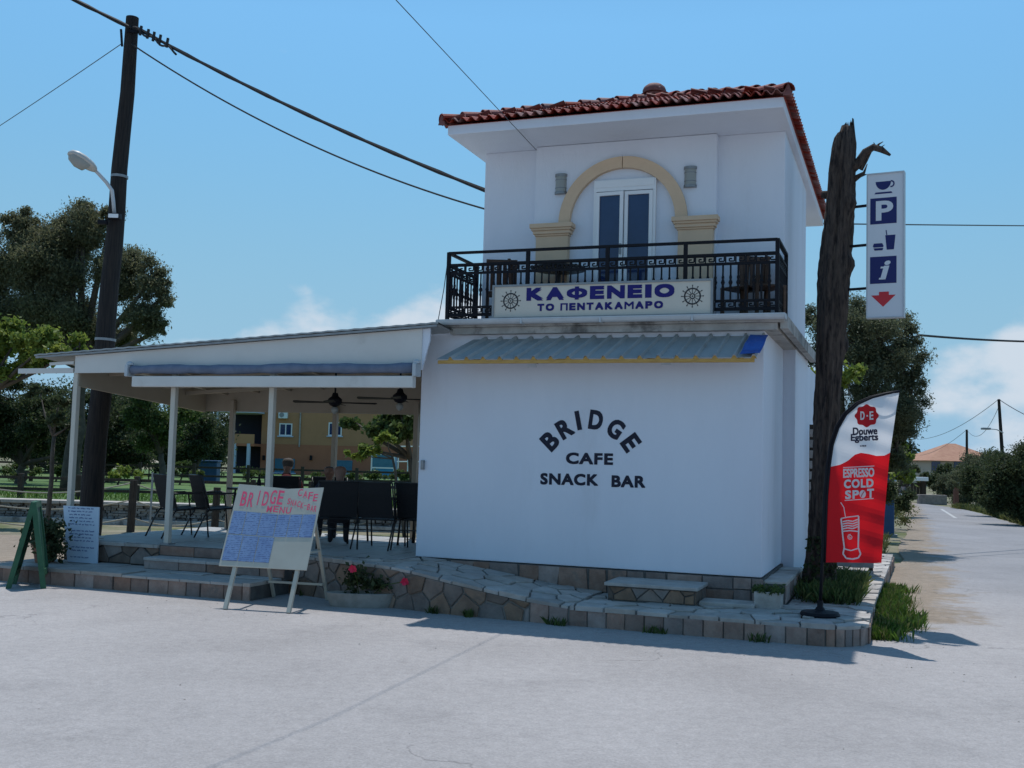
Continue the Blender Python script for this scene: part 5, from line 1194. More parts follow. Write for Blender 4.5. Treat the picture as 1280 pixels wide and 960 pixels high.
m.tube([P(1076, 212), P(1083, 200), P(1090, 187, -.06)], [.03, .022, .012], 6); m.tube([P(1094, 185, -.08), P(1099, 180, -.1), P(1104, 177, -.1)], [.02, .012, .004], 5); m.tube([P(1096, 185, -.08), P(1092, 178, -.1)], [.014, .004], 5); m.tube([P(1066, 225), P(1080, 216), P(1084, 205, .05)], [.045, .02, .006], 6); m.tube([P(1070, 222), P(1083, 218, -.05)], [.03, .006], 5); m.tube([P(1098, 186, -.09), P(1106, 181, -.12)], [.012, .003], 5)
m.build('broken_branch', M_bark, dt, True); m = MB(); m.tube([P(1036, 244), P(1027, 243)], [.06, .045], 8); m.build('branch_stub', M_bark, dt, True)
# ivy and shoots on the lower trunk
pts = []
for k in range(200):
    z = rs.uniform(.25, .9); t = rs.uniform(PI * 1.2, 2 * PI); x0 = np.interp(z, cz_, [p[0] for p in cp_]); r0 = np.interp(z, cz_, cr_) + .03
    pts.append(tuple(HW(x0 + r0 * math.cos(t), YS + r0 * math.sin(t), z)))
o = leaves_mesh('ivy', np.array(pts), L_dark, None, .07, 1.4); tag(o, 'sparse dark ivy clinging to the foot of the dead trunk', 'ivy', kind='stuff')

sn = hthing('parking_sign', 'tall white box sign with cup, P, burger, i and red arrow on the dead trunk', 'sign', (1.3, YS, 3.6))
yaw = .13; sx0, sx1, sz0, sz1 = 1.075, 1.525, 3.63, 5.46; ccx = (sx0 + sx1) / 2
def sp(a, b, h):                              # a across 0..1, b up 0..1, h outwards
    lx = (a - .5) * (sx1 - sx0); return (ccx + lx * math.cos(yaw) - h * math.sin(yaw) * -1 * -1, YS - .05 - lx * math.sin(yaw) - h * math.cos(yaw), sz0 + (sz1 - sz0) * b)
def srect(a0, a1, b0, b1, h0, h1, mb): mb.add([sp(a, b, h) for h in (h0, h1) for a, b in ((a0, b0), (a1, b0), (a1, b1), (a0, b1))], [(3, 2, 1, 0), (4, 5, 6, 7), (0, 1, 5, 4), (1, 2, 6, 5), (2, 3, 7, 6), (3, 0, 4, 7)])
m = MB(); srect(0.02, .98, .005, .995, -.05, .05, m); m.build('light_box', pm('sign_white', (.66, .68, .72), None, rough=.4), sn)
m = MB(); srect(0, .03, 0, 1, -.06, .06, m); srect(.97, 1, 0, 1, -.06, .06, m); srect(.03, .97, .99, 1.0, -.06, .06, m); srect(.03, .97, 0, .008, -.06, .06, m); m.build('frame', M_gut, sn)
HS = .0525
def spoly(pts, mat, nm, h=HS): m = MB(); m.add([sp(a, b, h) for a, b in pts], [tuple(range(len(pts)))]); return m.build(nm, mat, sn)
M_sb = pm('sign_navy', rgb(22, 30, 95), None, rough=.5); M_sr = pm('sign_arrow_red', rgb(200, 45, 55), None, rough=.5); M_sw = pm('sign_letter_white', (.66, .68, .72), None, rough=.5)
spoly([(.10, .645), (.80, .645), (.80, .825), (.10, .825)], M_sb, 'blue_square'); spoly([(.10, .235), (.80, .235), (.80, .42), (.10, .42)], M_sb, 'blue_square')
m = MB(); put_text(m, 'P', lambda a, b: sp(.25 + .46 * a, .668 + .136 * b, HS + .002), .03); m.build('letter', M_sw, sn)
m = MB(); put_text(m, 'i', lambda a, b: sp(.36 + .16 * a + .14 * b, .262 + .128 * b, HS + .002), .03); m.build('letter', M_sw, sn)
spoly([(.335, .262), (.50, .262), (.505, .274), (.345, .274)], M_sw, 'letter_serif', HS + .004); spoly([(.375, .338), (.49, .338), (.50, .350), (.39, .350)], M_sw, 'letter_serif', HS + .004)
cup = [(.23, .935), (.66, .935)] + [(.445 + .215 * math.cos(t), .935 - .055 * math.sin(t)) for t in np.linspace(0, PI, 14)][1:-1]
spoly([(.24, .938), (.65, .938)] + [(.445 + .205 * math.cos(t), .938 - .058 * math.sin(t)) for t in np.linspace(.05, PI - .05, 14)], M_sb, 'cup_symbol')
m = MB()
for i in range(10):
    t0, t1 = -PI * .6 + PI * 1.15 * i / 10, -PI * .6 + PI * 1.15 * (i + 1) / 10; m.add([sp(.655 + r * math.cos(t), .918 + r * .27 * math.sin(t), HS + .001) for r, t in ((.055, t0), (.09, t0), (.09, t1), (.055, t1))], [(0, 1, 2, 3)])
m.build('cup_handle', M_sb, sn); spoly([(.21, .853), (.69, .853), (.66, .865), (.24, .865)], M_sb, 'saucer')
spoly([(.54, .465), (.73, .465), (.77, .565), (.50, .565)], M_sb, 'drink_symbol'); spoly([(.53, .566), (.555, .566), (.535, .60), (.51, .60)], M_sb, 'straw')
spoly([(.17, .492), (.20, .512), (.42, .512), (.46, .492), (.44, .484), (.20, .484)], M_sb, 'burger_symbol'); spoly([(.19, .479), (.45, .479), (.43, .463), (.22, .463)], M_sb, 'burger_symbol')
spoly([(.45, .075), (.78, .155), (.60, .155), (.60, .178), (.34, .178), (.34, .155), (.13, .155)], M_sr, 'red_arrow')
for py in (259, 308, 362):
    z = FP(1075, py, YS)[2]; tx = np.interp(z, cz_, [p[0] for p in cp_]) + np.interp(z, cz_, cr_) * .6; m = MB(); m.bar((tx, YS, z), (1.09, YS - .03, z + .01), .03); m.build('arm', M_iron, sn)

# feather flag
YG = -.78
fb = FP(1025, 771, YG); ff = hthing('feather_flag', 'red and white feather flag with coffee advert on a round black base', 'flag', (fb[0], YG, ZK))
m = MB(); m.lathe([(.20, 0), (.205, .02), (.19, .045), (.06, .06), (.03, .10), (.03, .16)], 26, (fb[0], YG, ZK)); m.build('base_plate', M_iron, ff, 'auto')
left = [(1030, 703), (1031.5, 660), (1033, 620), (1036, 585), (1040, 556), (1047, 535), (1057, 518), (1072, 505), (1090, 497), (1108, 492.5), (1124, 489.5)]
m = MB(); pts = [Vector((fb[0], YG, ZK + .1))] + [Vector(FP(px - 2, py - 1, YG)) for px, py in left]; m.tube(pts, [.018] + [.016] * 4 + [.013] * 4 + [.010, .009, .008], 8); m.build('pole', M_iron, ff, True)
right = [(1102, 703), (1103.5, 680), (1106, 640), (1108.5, 610), (1111, 580), (1113.5, 560), (1116.5, 540), (1119, 522), (1121, 508), (1123, 497), (1124.2, 490)]
def LR(v):                                    # v 0..1 from the bottom edge to the tip
    t = v * 10; i = min(9, int(t)); f = t - i
    l = (left[i][0] * (1 - f) + left[i + 1][0] * f, left[i][1] * (1 - f) + left[i + 1][1] * f); r = (right[i][0] * (1 - f) + right[i + 1][0] * f, right[i][1] * (1 - f) + right[i + 1][1] * f); return l, r
x_p = fb[0] + .03
def rip(x, z): f = min(1, max(0, (x - x_p) / .5)); return YG + f * (.030 * math.sin(7 * x + 3.2 * z + .5) + .016 * math.sin(17 * x - 5 * z) + .010 * math.sin(26 * z + 9 * x)) - .05 * f * f
def bpt(px, py, h=0.0): q = FP(px, py, YG); return (q[0], rip(q[0], q[2]) - h, q[2])
def wave_y(px):                                # white/red border
    return float(np.interp(px, [1030, 1038, 1050, 1060, 1068, 1076, 1086, 1096, 1106, 1116, 1126], [584, 583.5, 581, 576, 568.5, 566, 567.5, 570, 569.5, 564, 560]))
mw, mr = MB(), MB(); NV, NU = 70, 22
grid = []
for j in range(NV + 1):
    l, r = LR(j / NV); grid.append([(l[0] + (r[0] - l[0]) * i / NU, l[1] + (r[1] - l[1]) * i / NU) for i in range(NU + 1)])
for j in range(NV):
    for i in range(NU):
        q = [grid[j][i], grid[j][i + 1], grid[j + 1][i + 1], grid[j + 1][i]]
        ins = [p[1] > wave_y(p[0]) for p in q]
        if all(ins): mr.add([bpt(*p) for p in q], [(0, 1, 2, 3)])
        elif not any(ins): mw.add([bpt(*p) for p in q], [(0, 1, 2, 3)])
        else:
            a, b = [], []
            for k in range(4):
                p, p2 = q[k], q[(k + 1) % 4]; d1 = p[1] - wave_y(p[0]); d2 = p2[1] - wave_y(p2[0])
                (a if d1 > 0 else b).append(p)
                if (d1 > 0) != (d2 > 0): t = d1 / (d1 - d2); c = (p[0] + (p2[0] - p[0]) * t, p[1] + (p2[1] - p[1]) * t); a.append(c); b.append(c)
            if len(a) > 2: mr.add([bpt(*p) for p in a], [tuple(range(len(a)))])
            if len(b) > 2: mw.add([bpt(*p) for p in b], [tuple(range(len(b)))])
bnr = mr.build('red_banner', M_red, ff, True, recalc=False); mw.build('white_banner_top', M_bwhite, ff, True, recalc=False)
m = MB(); m.tube([bpt(px + .8, py, .0) for px, py in left], .014, 6); m.build('pole_sleeve', M_iron, ff, True)
def btext(s, x0, x1, yb, yt, mat, bold=.02, slope=-.02, nm='lettering', sp=1.0, h=.006):
    m = MB(); put_text(m, s, lambda a, b: bpt(x0 + (x1 - x0) * a, yb + (yt - yb) * b + (x1 - x0) * a * slope, h), bold, 0, sp, fat=(.35 / (x1 - x0), .35 / (yb - yt)), nrm=(0, -1, 0)); m.build(nm, mat, ff)
def bline(pts, w, mat=M_print, nm='drawn_line', h=.0085):
    m = MB()
    for (x0, y0), (x1, y1) in zip(pts[:-1], pts[1:]):
        L_ = math.hypot(x1 - x0, y1 - y0) or 1; nx, ny = -(y1 - y0) / L_ * w / 2, (x1 - x0) / L_ * w / 2
        k = max(1, int(L_ / 3))
        for i in range(k):
            a, b = i / k, (i + 1) / k; q = [(x0 + (x1 - x0) * a + nx, y0 + (y1 - y0) * a + ny), (x0 + (x1 - x0) * b + nx, y0 + (y1 - y0) * b + ny), (x0 + (x1 - x0) * b - nx, y0 + (y1 - y0) * b - ny), (x0 + (x1 - x0) * a - nx, y0 + (y1 - y0) * a - ny)]
            m.add([bpt(*p, h) for p in q], [(0, 1, 2, 3)])
    m.build(nm, mat, ff)
blob = [(1083.5 + (14.2 + 1.1 * math.cos(8 * t)) * math.cos(t), 520 + (13.4 + 1.0 * math.cos(8 * t)) * math.sin(t)) for t in np.linspace(0, 2 * PI, 49)[:-1]]
m = MB(); m.add([bpt(*p, .005) for p in blob] + [bpt(1083.5, 520, .005)], [(i, (i + 1) % 48, 48) for i in range(48)]); m.build('seal_logo', M_logo, ff)
btext('D', 1075.5, 1081, 525, 514.5, M_print, .0, h=.011); btext('E', 1087, 1092, 525, 514.5, M_print, .0, h=.011); bline([(1083.2, 520), (1085.2, 519.9)], 1.9, nm='dot', h=.011)
btext('Douwe', 1066, 1097, 544, 534.5, M_navy, .003); btext('Egberts', 1063.5, 1098, 554, 542.5, M_navy, .003); btext('1753', 1075, 1083, 558.5, 556.5, M_navy, .0)
btext('ESPRESSO', 1054, 1093, 597.5, 586, M_print, .006, -.04); btext('COLD', 1055, 1092, 610.5, 599.5, M_print, .016, -.04, sp=1.15); btext('SP', 1056.5, 1074, 624, 613, M_print, .016, -.04, sp=1.15); btext('T', 1084, 1092.5, 622.5, 611, M_print, .02, -.04)
bline([(1054, 584.5), (1093, 582.5)], 1.0); bline([(1056, 625.5), (1092, 623)], 1.0)
bean = [(1078.5 + 4.0 * math.cos(t), 617.5 + 5.0 * math.sin(t)) for t in np.linspace(0, 2 * PI, 17)]
m = MB(); m.add([bpt(*p, .006) for p in bean[:-1]], [tuple(range(16))]); m.build('bean_emblem', M_print, ff); bline([(1076.5, 621), (1078, 617.5), (1080.5, 614)], .9, M_logo, 'bean_groove')
gl = [(1051.5, 648), (1054, 672), (1055.5, 684), (1054, 692), (1058, 697.5), (1066, 698.5), (1073, 697), (1076, 692), (1073, 684), (1073.5, 665), (1073.5, 645)]
bline(gl, 1.9, nm='glass_outline'); bline([(1051.5, 648), (1060, 646.2), (1073.5, 644.5)], 1.4, nm='glass_outline'); bline([(1054.5, 685.5), (1064, 688), (1073, 685)], 1.6, nm='glass_outline')
bline([(1051, 628), (1055, 634), (1057, 646)], 1.0, nm='straw'); bline([(1052.8, 664), (1063, 663), (1073, 664)], 1.5, nm='foam_line')
for k in range(4): bline([(1053.5, 652 + k * 3), (1060, 650.5 + k * 3), (1066, 651.5 + k * 3), (1072.5, 649 + k * 3)], 1.6, nm='foam_line')
bline([(1063 + (1 + 2.6 * i / 14) * math.cos(i * .8), 671 + (1 + 2.6 * i / 14) * math.sin(i * .8)) for i in range(15)], .8, nm='swirl')

# ================================================================== POLE, LAMP, CABLES
pb_ = G(113, 690, 0); pbase = Vector((-6.55, 17.0, -.03)); ptop = DD(166.5, 22, 17.05)
up_ = wthing('utility_pole', 'dark tarred wooden utility pole leaning behind the terrace corner', 'utility pole', pbase.to_tuple())
m = MB(); k = 14; m.tube([pbase.lerp(ptop, i / k) + Vector((.012 * math.sin(i * 1.7), 0, 0)) for i in range(k + 1)], [.185 - .085 * i / k for i in range(k + 1)], 14); m.build('shaft', M_pole, up_, 'auto')
ax_ = (ptop - pbase).normalized()
m = MB(); m.bar(ptop - ax_ * .28 + Vector((-.02, -.14, 0)), ptop - ax_ * .28 + Vector((.16, -.10, 0)), .04); m.bar(ptop - ax_ * .22 + Vector((-.16, -.05, 0)), ptop - ax_ * .5 + Vector((-.12, -.05, 0)), .03); m.build('cable_clamp', M_iron, up_)
for f_ in (.40, .70): c = pbase.lerp(ptop, f_); m = MB(); m.tube([c - ax_ * .02, c + ax_ * .02], [.185 - .085 * f_ + .01] * 2, 14); m.build('steel_band', M_steel, up_)
la = wthing('street_lamp', 'old grey street lamp on a bent arm fixed to the utility pole', 'street lamp', DD(142, 270, 16.85).to_tuple())
arm = [DD(px, py, d_) for px, py, d_ in ((143, 268, 16.86), (141.5, 250, 16.85), (140, 238, 16.8), (133, 228, 16.7), (124, 218, 16.6), (116, 210, 16.5))]
m = MB(); m.tube(arm, .03, 8); m.build('arm', M_gut, la, True)
hd0, hd1 = DD(119, 214, 16.53), DD(86, 190, 16.2); m = MB(); n = 12
ax = (hd1 - hd0).normalized(); sd_ = ax.cross(Vector((0, 0, 1))).normalized(); uu = sd_.cross(ax); vs = []
prof = [(0, .05, .05), (.08, .10, .07), (.25, .15, .09), (.55, .17, .10), (.8, .15, .09), (.95, .09, .06), (1, .03, .02)]
for f_, w_, h_ in prof:
    c = hd0.lerp(hd1, f_)
    for j in range(n): t = 2 * PI * j / n; s_ = math.sin(t); vs.append(c + sd_ * w_ * math.cos(t) + uu * (h_ * s_ if s_ > 0 else h_ * .35 * s_))
m.add(vs, [(i * n + j, i * n + (j + 1) % n, (i + 1) * n + (j + 1) % n, (i + 1) * n + j) for i in range(len(prof) - 1) for j in range(n)] + [tuple(range(n)), tuple(len(vs) - n + j for j in range(n))]); m.build('head', pm('lamp_grey', (.50, .50, .48), (.42, .42, .40), 6, .45), la, True)
m = MB(); vs = []
for f_, w_, h_ in ((.28, .10, .02), (.35, .13, .09), (.6, .14, .11), (.85, .11, .07), (.92, .06, .02)):
    c = hd0.lerp(hd1, f_) - uu * .02
    for j in range(n): t = PI + PI * j / (n - 1); vs.append(c + sd_ * w_ * math.cos(t) + uu * h_ * math.sin(t))
m.add(vs, [(i * n + j, i * n + j + 1, (i + 1) * n + j + 1, (i + 1) * n + j) for i in range(4) for j in range(n - 1)]); m.build('lens', M_frost, la, True)
c = DD(144, 271, 16.83); m = MB(); m.bbox(c.x - .10, c.x + .09, c.y - .07, c.y + .05, c.z - .04, c.z + .045, .01); fl_o = wthing('pole_floodlight', 'small white floodlight clamped to the utility pole below the lamp arm', 'floodlight', (c.x, c.y, c.z - .05)); m.build('case', M_iron, fl_o)
m = MB(); m.box(c.x - .08, c.x + .075, c.y - .082, c.y - .072, c.z - .03, c.z + .03); m.build('lens', M_pvc, fl_o); m = MB(); m.bbox(c.x - .26, c.x - .12, c.y - .05, c.y + .05, c.z - .13, c.z - .06, .02); m.bar((c.x - .14, c.y, c.z - .06), (c.x - .04, c.y, c.z - .02), .02); m.build('second_lamp', M_iron, fl_o)

def cable(pts, r, name, label, sag=0.0, mat=None, twist=False, group=None):
    pts = [Vector(p) for p in pts]; out = []
    for a, b in zip(pts[:-1], pts[1:]):
        N = 26
        for i in range(N): f_ = i / N; p = a.lerp(b, f_); p.z -= sag * 4 * f_ * (1 - f_); out.append(p)
    out.append(pts[-1]); m = MB(); rr_ = [r * (1 + (.18 * math.sin(i * 2.1) if twist else 0)) for i in range(len(out))]
    m.tube(out, rr_, 6); return wmesh(m, name, mat or M_cable, pts[0].to_tuple(), label, 'cable', group or 'overhead cables')
ca = ptop - ax_ * .22 + Vector((.02, -.13, 0))
cable([DD(-260, -190, 13.5), ca], .030, 'overhead_cable', 'thick twisted cable entering from above the street lamp to the pole top', .05, twist=True)
e1 = FP(605, 247, 1.6); e1 = HW(-3.91, 1.6, e1[2]); cable([ca + Vector((.1, 0, 0)), e1], .030, 'overhead_cable', 'thick twisted cable from the pole top to the house wall', .12, twist=True)
e2 = FP(604, 268, 1.6); e2 = HW(-3.91, 1.6, e2[2]); cable([ptop - ax_ * .48 + Vector((.05, -.1, 0)), e2], .014, 'overhead_cable', 'thinner sagging cable below the thick one to the house wall', .28)
cable([DD(-200, 280, 30), ptop - ax_ * .45 + Vector((-.12, -.05, 0))], .007, 'overhead_cable', 'thin grey wire running from the pole top out over the trees', .1, M_wire)
m = MB(); cl0 = ca + Vector((.05, 0, .0)); dvec = (Vector(e1) - cl0).normalized(); q = [cl0 + dvec * t + Vector((0, -.02, .03 * math.sin(t * 19) - .1 * t)) for t in np.linspace(0, .9, 20)]
m.tube(q, .018, 5); 
for t in (.15, .3, .42, .55, .7): c = cl0 + dvec * t; m.bar(c + Vector((0, -.03, -.08)), c + Vector((.02, -.03, .07)), .035)
wmesh(m, 'cable_splice', M_cable, cl0.to_tuple(), 'black splice clamps on the thick cable beside the pole top', 'cable splice')
a_ = FP(670, 198, .80); a_ = HW(a_[0], .80, 5.90); 
w1 = cable([DD(180, -350, 6.5), DD(495, 0, 9.6), a_], .0045, 'guy_wire', 'thin steel wire coming down from above to the wall under the eaves', 0, M_wire)
cable([DD(985, 279, 22), DD(1500, 283, 40)], .016, 'overhead_cable', 'thin level wire passing behind the box sign', .02, M_wire); cable([DD(1120, 409, 24.5), DD(1150, 419, 25), DD(1420, 424, 34)], .028, 'overhead_cable', 'dark cable running from the olive tree towards the sky edge', .12)
cable([HW(-4.06, -.15, 3.45), HW(-4.0, -.12, 3.9), HW(-3.96, -.1, 4.34)], .006, 'balcony_wire', 'thin wire hanging from the corner of the balcony railing', -.0, M_wire)

# ================================================================== RIGHT BACKGROUND
xa, xb = FP(994, 600, 4.25)[0], FP(1030, 600, 4.25)[0]; sf = hthing('slat_screen', 'weathered horizontal slat screen behind the corner of the house', 'fence', (.5, 4.25, -.03))
z0_, z1_ = -.03, FP(1003, 533, 4.25)[2]; M_sl = pm('weathered_slat', (.36, .35, .34), (.28, .24, .22), 5, .85, .3, 30, vary=.2)
for i in range(14):
    z = .15 + (z1_ - .15) * i / 14; m = MB(); m.bbox(.17, 1.1, 4.22, 4.25, z, z + (z1_ - .15) / 14 * .74, .006); m.build('slat', M_sl, sf)
for x in (.2, 1.06): m = MB(); m.box(x - .03, x + .03, 4.252, 4.31, -.03, z1_ + .03); m.build('post', M_fencewood, sf)
q = GH(1110, 669, 0); m = MB(); m.bbox(q[0] - .16, q[0] + .16, q[1] - .08, q[1] + .08, 0.01, 1.75, .02); b_o = hthing('blue_post', 'dark blue metal post at the roadside beyond the flag', 'post', (q[0], q[1], -.02)); m.build('column', M_bluepaint, b_o); m = MB(); m.bbox(q[0] - .24, q[0] + .24, q[1] - .14, q[1] + .14, -.03, .03, .01); m.build('foot', M_conc, b_o)
def blobs_px(lst): return [(DD(px, py, d_), (rx / F_PX * d_, rx / F_PX * d_ * .9, ry / F_PX * d_)) for px, py, d_, rx, ry in lst]
tree('olive_tree', 'large olive tree rising behind the white house by the road', HW(.35, 12.9, -.03), blobs_px([(1050, 430, 24, 60, 55), (1100, 430, 23.6, 60, 50), (1030, 520, 24.5, 55, 60), (1105, 500, 23.4, 58, 60), (1080, 395, 24.2, 45, 32), (1130, 455, 24, 38, 42), (1120, 560, 24, 36, 45), (1025, 400, 24.5, 30, 30), (1140, 500, 24, 26, 46), (1125, 420, 23.8, 34, 34), (1000, 470, 24.6, 30, 50)]), L_olive, 150000, .072, .22, ratio=3.0, sub=20)
tree('fig_bush', 'light green broad-leaved bush under the olive tree beside the flag', HW(.75, 11.4, -.03), blobs_px([(1020, 470, 22.6, 34, 28), (1060, 480, 22.4, 35, 26), (1130, 590, 24.5, 20, 30), (1120, 560, 24, 20, 24), (1030, 560, 22.6, 28, 30)]), L_bright, 1700, .16, .05, ratio=1.5, sub=6)
tree('hedge_bush', 'dark green roadside bush beneath the olive tree', HW(.3, 17.5, -.03), blobs_px([(1095, 600, 27, 36, 32), (1122, 620, 28, 20, 26), (1060, 600, 26, 40, 40)]), L_dark, 20000, .08, .08, ratio=2, sub=10)
p_ = GH(1128, 672, 0); tree('roadside_shrub', 'yellow-green shrub on the left edge of the road', HW(1.0, 21, -.03), [(HW(1.0, 20.6, .55), (.75, .9, .6)), (HW(1.15, 22.2, .5), (.7, .9, .55)), (HW(.7, 19.6, .6), (.6, .7, .6))], L_dry, 5200, .10, .03, ratio=2.6, sub=10, cat='shrub')
tree('bay_tree', 'dark rounded tree behind the roadside bushes at the bend', HW(-1.2, 30, -.03), blobs_px([(1120, 540, 42, 30, 40), (1100, 570, 42, 36, 40), (1135, 585, 44, 15, 20)]), L_dark, 30000, .11, .14, ratio=2, sub=10)
rt = [((1196, 606, 62, 24, 24), 'olive_tree', 'grey-green olive tree next to the far tiled house', L_olive, 4500), ((1222, 594, 52, 28, 36), 'olive_tree', 'olive tree in front of the far thin pole', L_olive, 7000), ((1245, 596, 44, 34, 46), 'olive_tree', 'dark olive tree below the leaning far pole', L_dark, 9000), ((1278, 596, 37, 44, 60), 'olive_tree', 'dark olive tree closest to the road on the far verge', L_dark, 14000), ((1330, 575, 40, 40, 46), 'olive_tree', 'olive tree at the very edge of the far verge', L_olive, 5000)]
for (px, py, d_, rx, ry), nm, lab, lf, nl in rt:
    c = DD(px, py, d_); k_ = d_ / F_PX; tree(nm, lab, (c.x + .3, c.y, -.03), [(c, (rx * k_, rx * k_, ry * k_)), (c + Vector((rx * k_ * .7, .5, -ry * k_ * .3)), (rx * k_ * .8, rx * k_ * .8, ry * k_ * .7)), (c + Vector((-rx * k_ * .6, .2, -ry * k_ * .25)), (rx * k_ * .7, rx * k_ * .7, ry * k_ * .65)), (c + Vector((0, -.4, -ry * k_ * .55)), (rx * k_ * .9, rx * k_ * .8, ry * k_ * .55))], lf, nl * 6, .085 + .0006 * d_, .12, ratio=2.6, sub=11)
for px_, lab_ in ((1168, 'dark bush hiding the foot of the far tiled house by the gateway'), (1192, 'dark bush hiding the middle of the far tiled house')):
    tree('far_bush', lab_, (DD(px_, 600, 98).x, 98, -.03), blobs_px([(px_, 596, 98, 20, 17), (px_ + 12, 592, 98, 18, 16), (px_ - 8, 602, 98, 16, 14)]), L_dark, 6000, .26, .15, ratio=2, sub=6, cat='bush')
# far house
hc = DD(1192, 575, 125); fh = wthing('far_house', 'far house with a hipped red tile roof at the bend of the road', 'house', (hc.x, hc.y + 4, -.03)); sc = 125 / F_PX
x0, x1, zc = DD(1160, 576, 125).x, DD(1262, 576, 125).x, DD(1180, 576, 125).z; zr = DD(1180, 556, 125).z
m = MB(); m.box(x0 + .5, x1 - .5, hc.y + .5, hc.y + 9.5, -.03, zc); m.build('wall', pm('far_render', (.42, .36, .30), None, rough=.9), fh)
m = MB(); ym = hc.y + 5; m.add([(x0, hc.y, zc), (x1, hc.y, zc), (x1, hc.y + 10, zc), (x0, hc.y + 10, zc), (x0 + 4.2, ym, zr + .3), (x1 - 4.2, ym, zr + .3)], [(0, 1, 5, 4), (1, 2, 5), (2, 3, 4, 5), (3, 0, 4), (3, 2, 1, 0)]); m.build('roof', pm('far_tiles', (.34, .17, .11), (.42, .23, .15), 2, .9), fh)
for px in (1172, 1200): c = DD(px, 583, 125); m = MB(); m.box(c.x - .5, c.x + .5, hc.y + .42, hc.y + .52, c.z - .55, c.z + .55); m.build('window', M_glass, fh)
# gateway with a white canopy at the end of the road, and low wall
gc = DD(1143, 630, 62); gw = wthing('gateway', 'dark gateway with a white canopy where the road bends', 'gate', (gc.x, gc.y, -.03)); k_ = 62 / F_PX
zt_ = DD(1145, 601, 62).z
for dx in (-.7, .55): m = MB(); m.bbox(gc.x + dx - .13, gc.x + dx + .13, gc.y, gc.y + .3, -.03, zt_, .02); m.build('pillar', M_fencewood, gw)
for k in range(6): m = MB(); m.box(gc.x - .55 + k * .18, gc.x - .55 + k * .18 + .16, gc.y + .1, gc.y + .14, .1, zt_ - .12); m.build('board', M_fencewood, gw)
m = MB(); m.bbox(gc.x - .1, gc.x + .62, gc.y - .5, gc.y + .4, zt_, zt_ + .22, .03); m.build('canopy', M_pvc, gw)
c = DD(1163, 628, 58); m = MB(); m.bbox(c.x - .6, c.x + .9, c.y, c.y + .35, -.03, .5, .03); wmesh(m, 'low_wall', M_stone, (c.x, c.y, -.03), 'low grey wall at the bend of the road', 'wall')
c = DD(1195, 628, 60); lp = wthing('garden_lamp', 'white globe garden lamp on a reddish pillar across the road', 'lamp', (c.x, c.y, -.03)); zt_ = DD(1195, 607, 60).z
m = MB(); m.bbox(c.x - .12, c.x + .12, c.y - .12, c.y + .12, -.03, zt_, .015); m.build('pillar', pm('red_brick', (.16, .07, .05), None, rough=.9), lp)
for dx in (-.11, .11): m = MB(); m.lathe([(.02, 0), (.10, .04), (.13, .11), (.10, .18), (.03, .21)], 12, (c.x + dx, c.y, zt_)); m.build('globe', M_pvc, lp, True)
# far poles with wires
t1, b1 = DD(1248.5, 499, 60), DD(1257, 640, 60); fp1 = wthing('far_pole', 'leaning dark utility pole above the olives across the road', 'utility pole', (b1.x, b1.y, -.03)); m = MB(); m.tube([(b1.x, b1.y, -.05), t1], [.13, .08], 8); m.build('shaft', M_pole, fp1)
m = MB(); m.tube([DD(1254, 541, 60), DD(1246, 537, 59.5), DD(1236, 536, 59)], .03, 6); m.build('lamp_arm', M_gut, fp1); m = MB(); c = DD(1234, 536, 59); m.bbox(c.x - .3, c.x + .15, c.y - .15, c.y + .15, c.z - .05, c.z + .06, .03); m.build('lamp_head', M_steel, fp1)
t2 = DD(1208.5, 537, 82); fp2 = wthing('far_pole', 'thin dark utility pole in front of the far tiled house', 'utility pole', (t2.x, t2.y, -.03)); m = MB(); m.tube([(t2.x, t2.y, -.05), t2], [.13, .09], 8); m.build('shaft', M_pole, fp2)
cable([t1, DD(1150, 549, 95)], .016, 'far_wire', 'far wire from the leaning pole back towards the olive tree', .5, M_wire, group='far wires'); cable([t1, DD(1400, 540, 50)], .02, 'far_wire', 'far wire from the leaning pole to the edge of the sky', .6, M_wire, group='far wires'); cable([t1 - Vector((0, 0, .4)), t2], .014, 'far_wire', 'far wire between the leaning pole and the thin pole', 1.0, M_wire, group='far wires')
cable([t2, DD(1150, 569, 120)], .016, 'far_wire', 'far wire leaving the thin pole over the tiled roof', .4, M_wire, group='far wires')
# motorbike parked at the bend, seen from behind
c = G(1129, 634); mk = wthing('motorbike', 'dark motorbike parked at the bend of the road', 'motorbike', (c.x, c.y, 0)); c = Vector((c.x, c.y, 0)); fwd = Vector((.34, .94, 0)); rt_ = Vector((.94, -.34, 0))
for d_ in (0, 1.25):
    w_ = c + fwd * d_ + Vector((0, 0, .3)); m = MB(); N = 18; vs = []
    for i in range(N):
        t = 2 * PI * i / N
        for rr_, ww in ((.30, .03), (.30, -.03), (.23, -.055), (.23, .055)): vs.append(w_ + (fwd * math.cos(t) + Vector((0, 0, 1)) * math.sin(t)) * rr_ + rt_ * ww)
    m.add(vs, [(i * 4 + k, i * 4 + (k + 1) % 4, ((i + 1) % N) * 4 + (k + 1) % 4, ((i + 1) % N) * 4 + k) for i in range(N) for k in range(4)]); wh = m.build('wheel', M_iron, mk); m = MB(); m.tube([w_ - rt_ * .05, w_ + rt_ * .05], .08, 10); m.build('hub', M_steel, wh)
def mp_(f, r, z): return c + fwd * f + rt_ * r + Vector((0, 0, z))
m = MB(); m.tube([mp_(-.05, 0, .70), mp_(.25, 0, .74), mp_(.55, 0, .72), mp_(.8, 0, .80), mp_(1.0, 0, .78)], [.08, .15, .14, .18, .10], 10); m.build('body', M_iron, mk, True); m = MB(); m.tube([mp_(.2, 0, .5), mp_(.7, 0, .5)], [.2, .22], 8); m.build('engine', M_steel, mk)
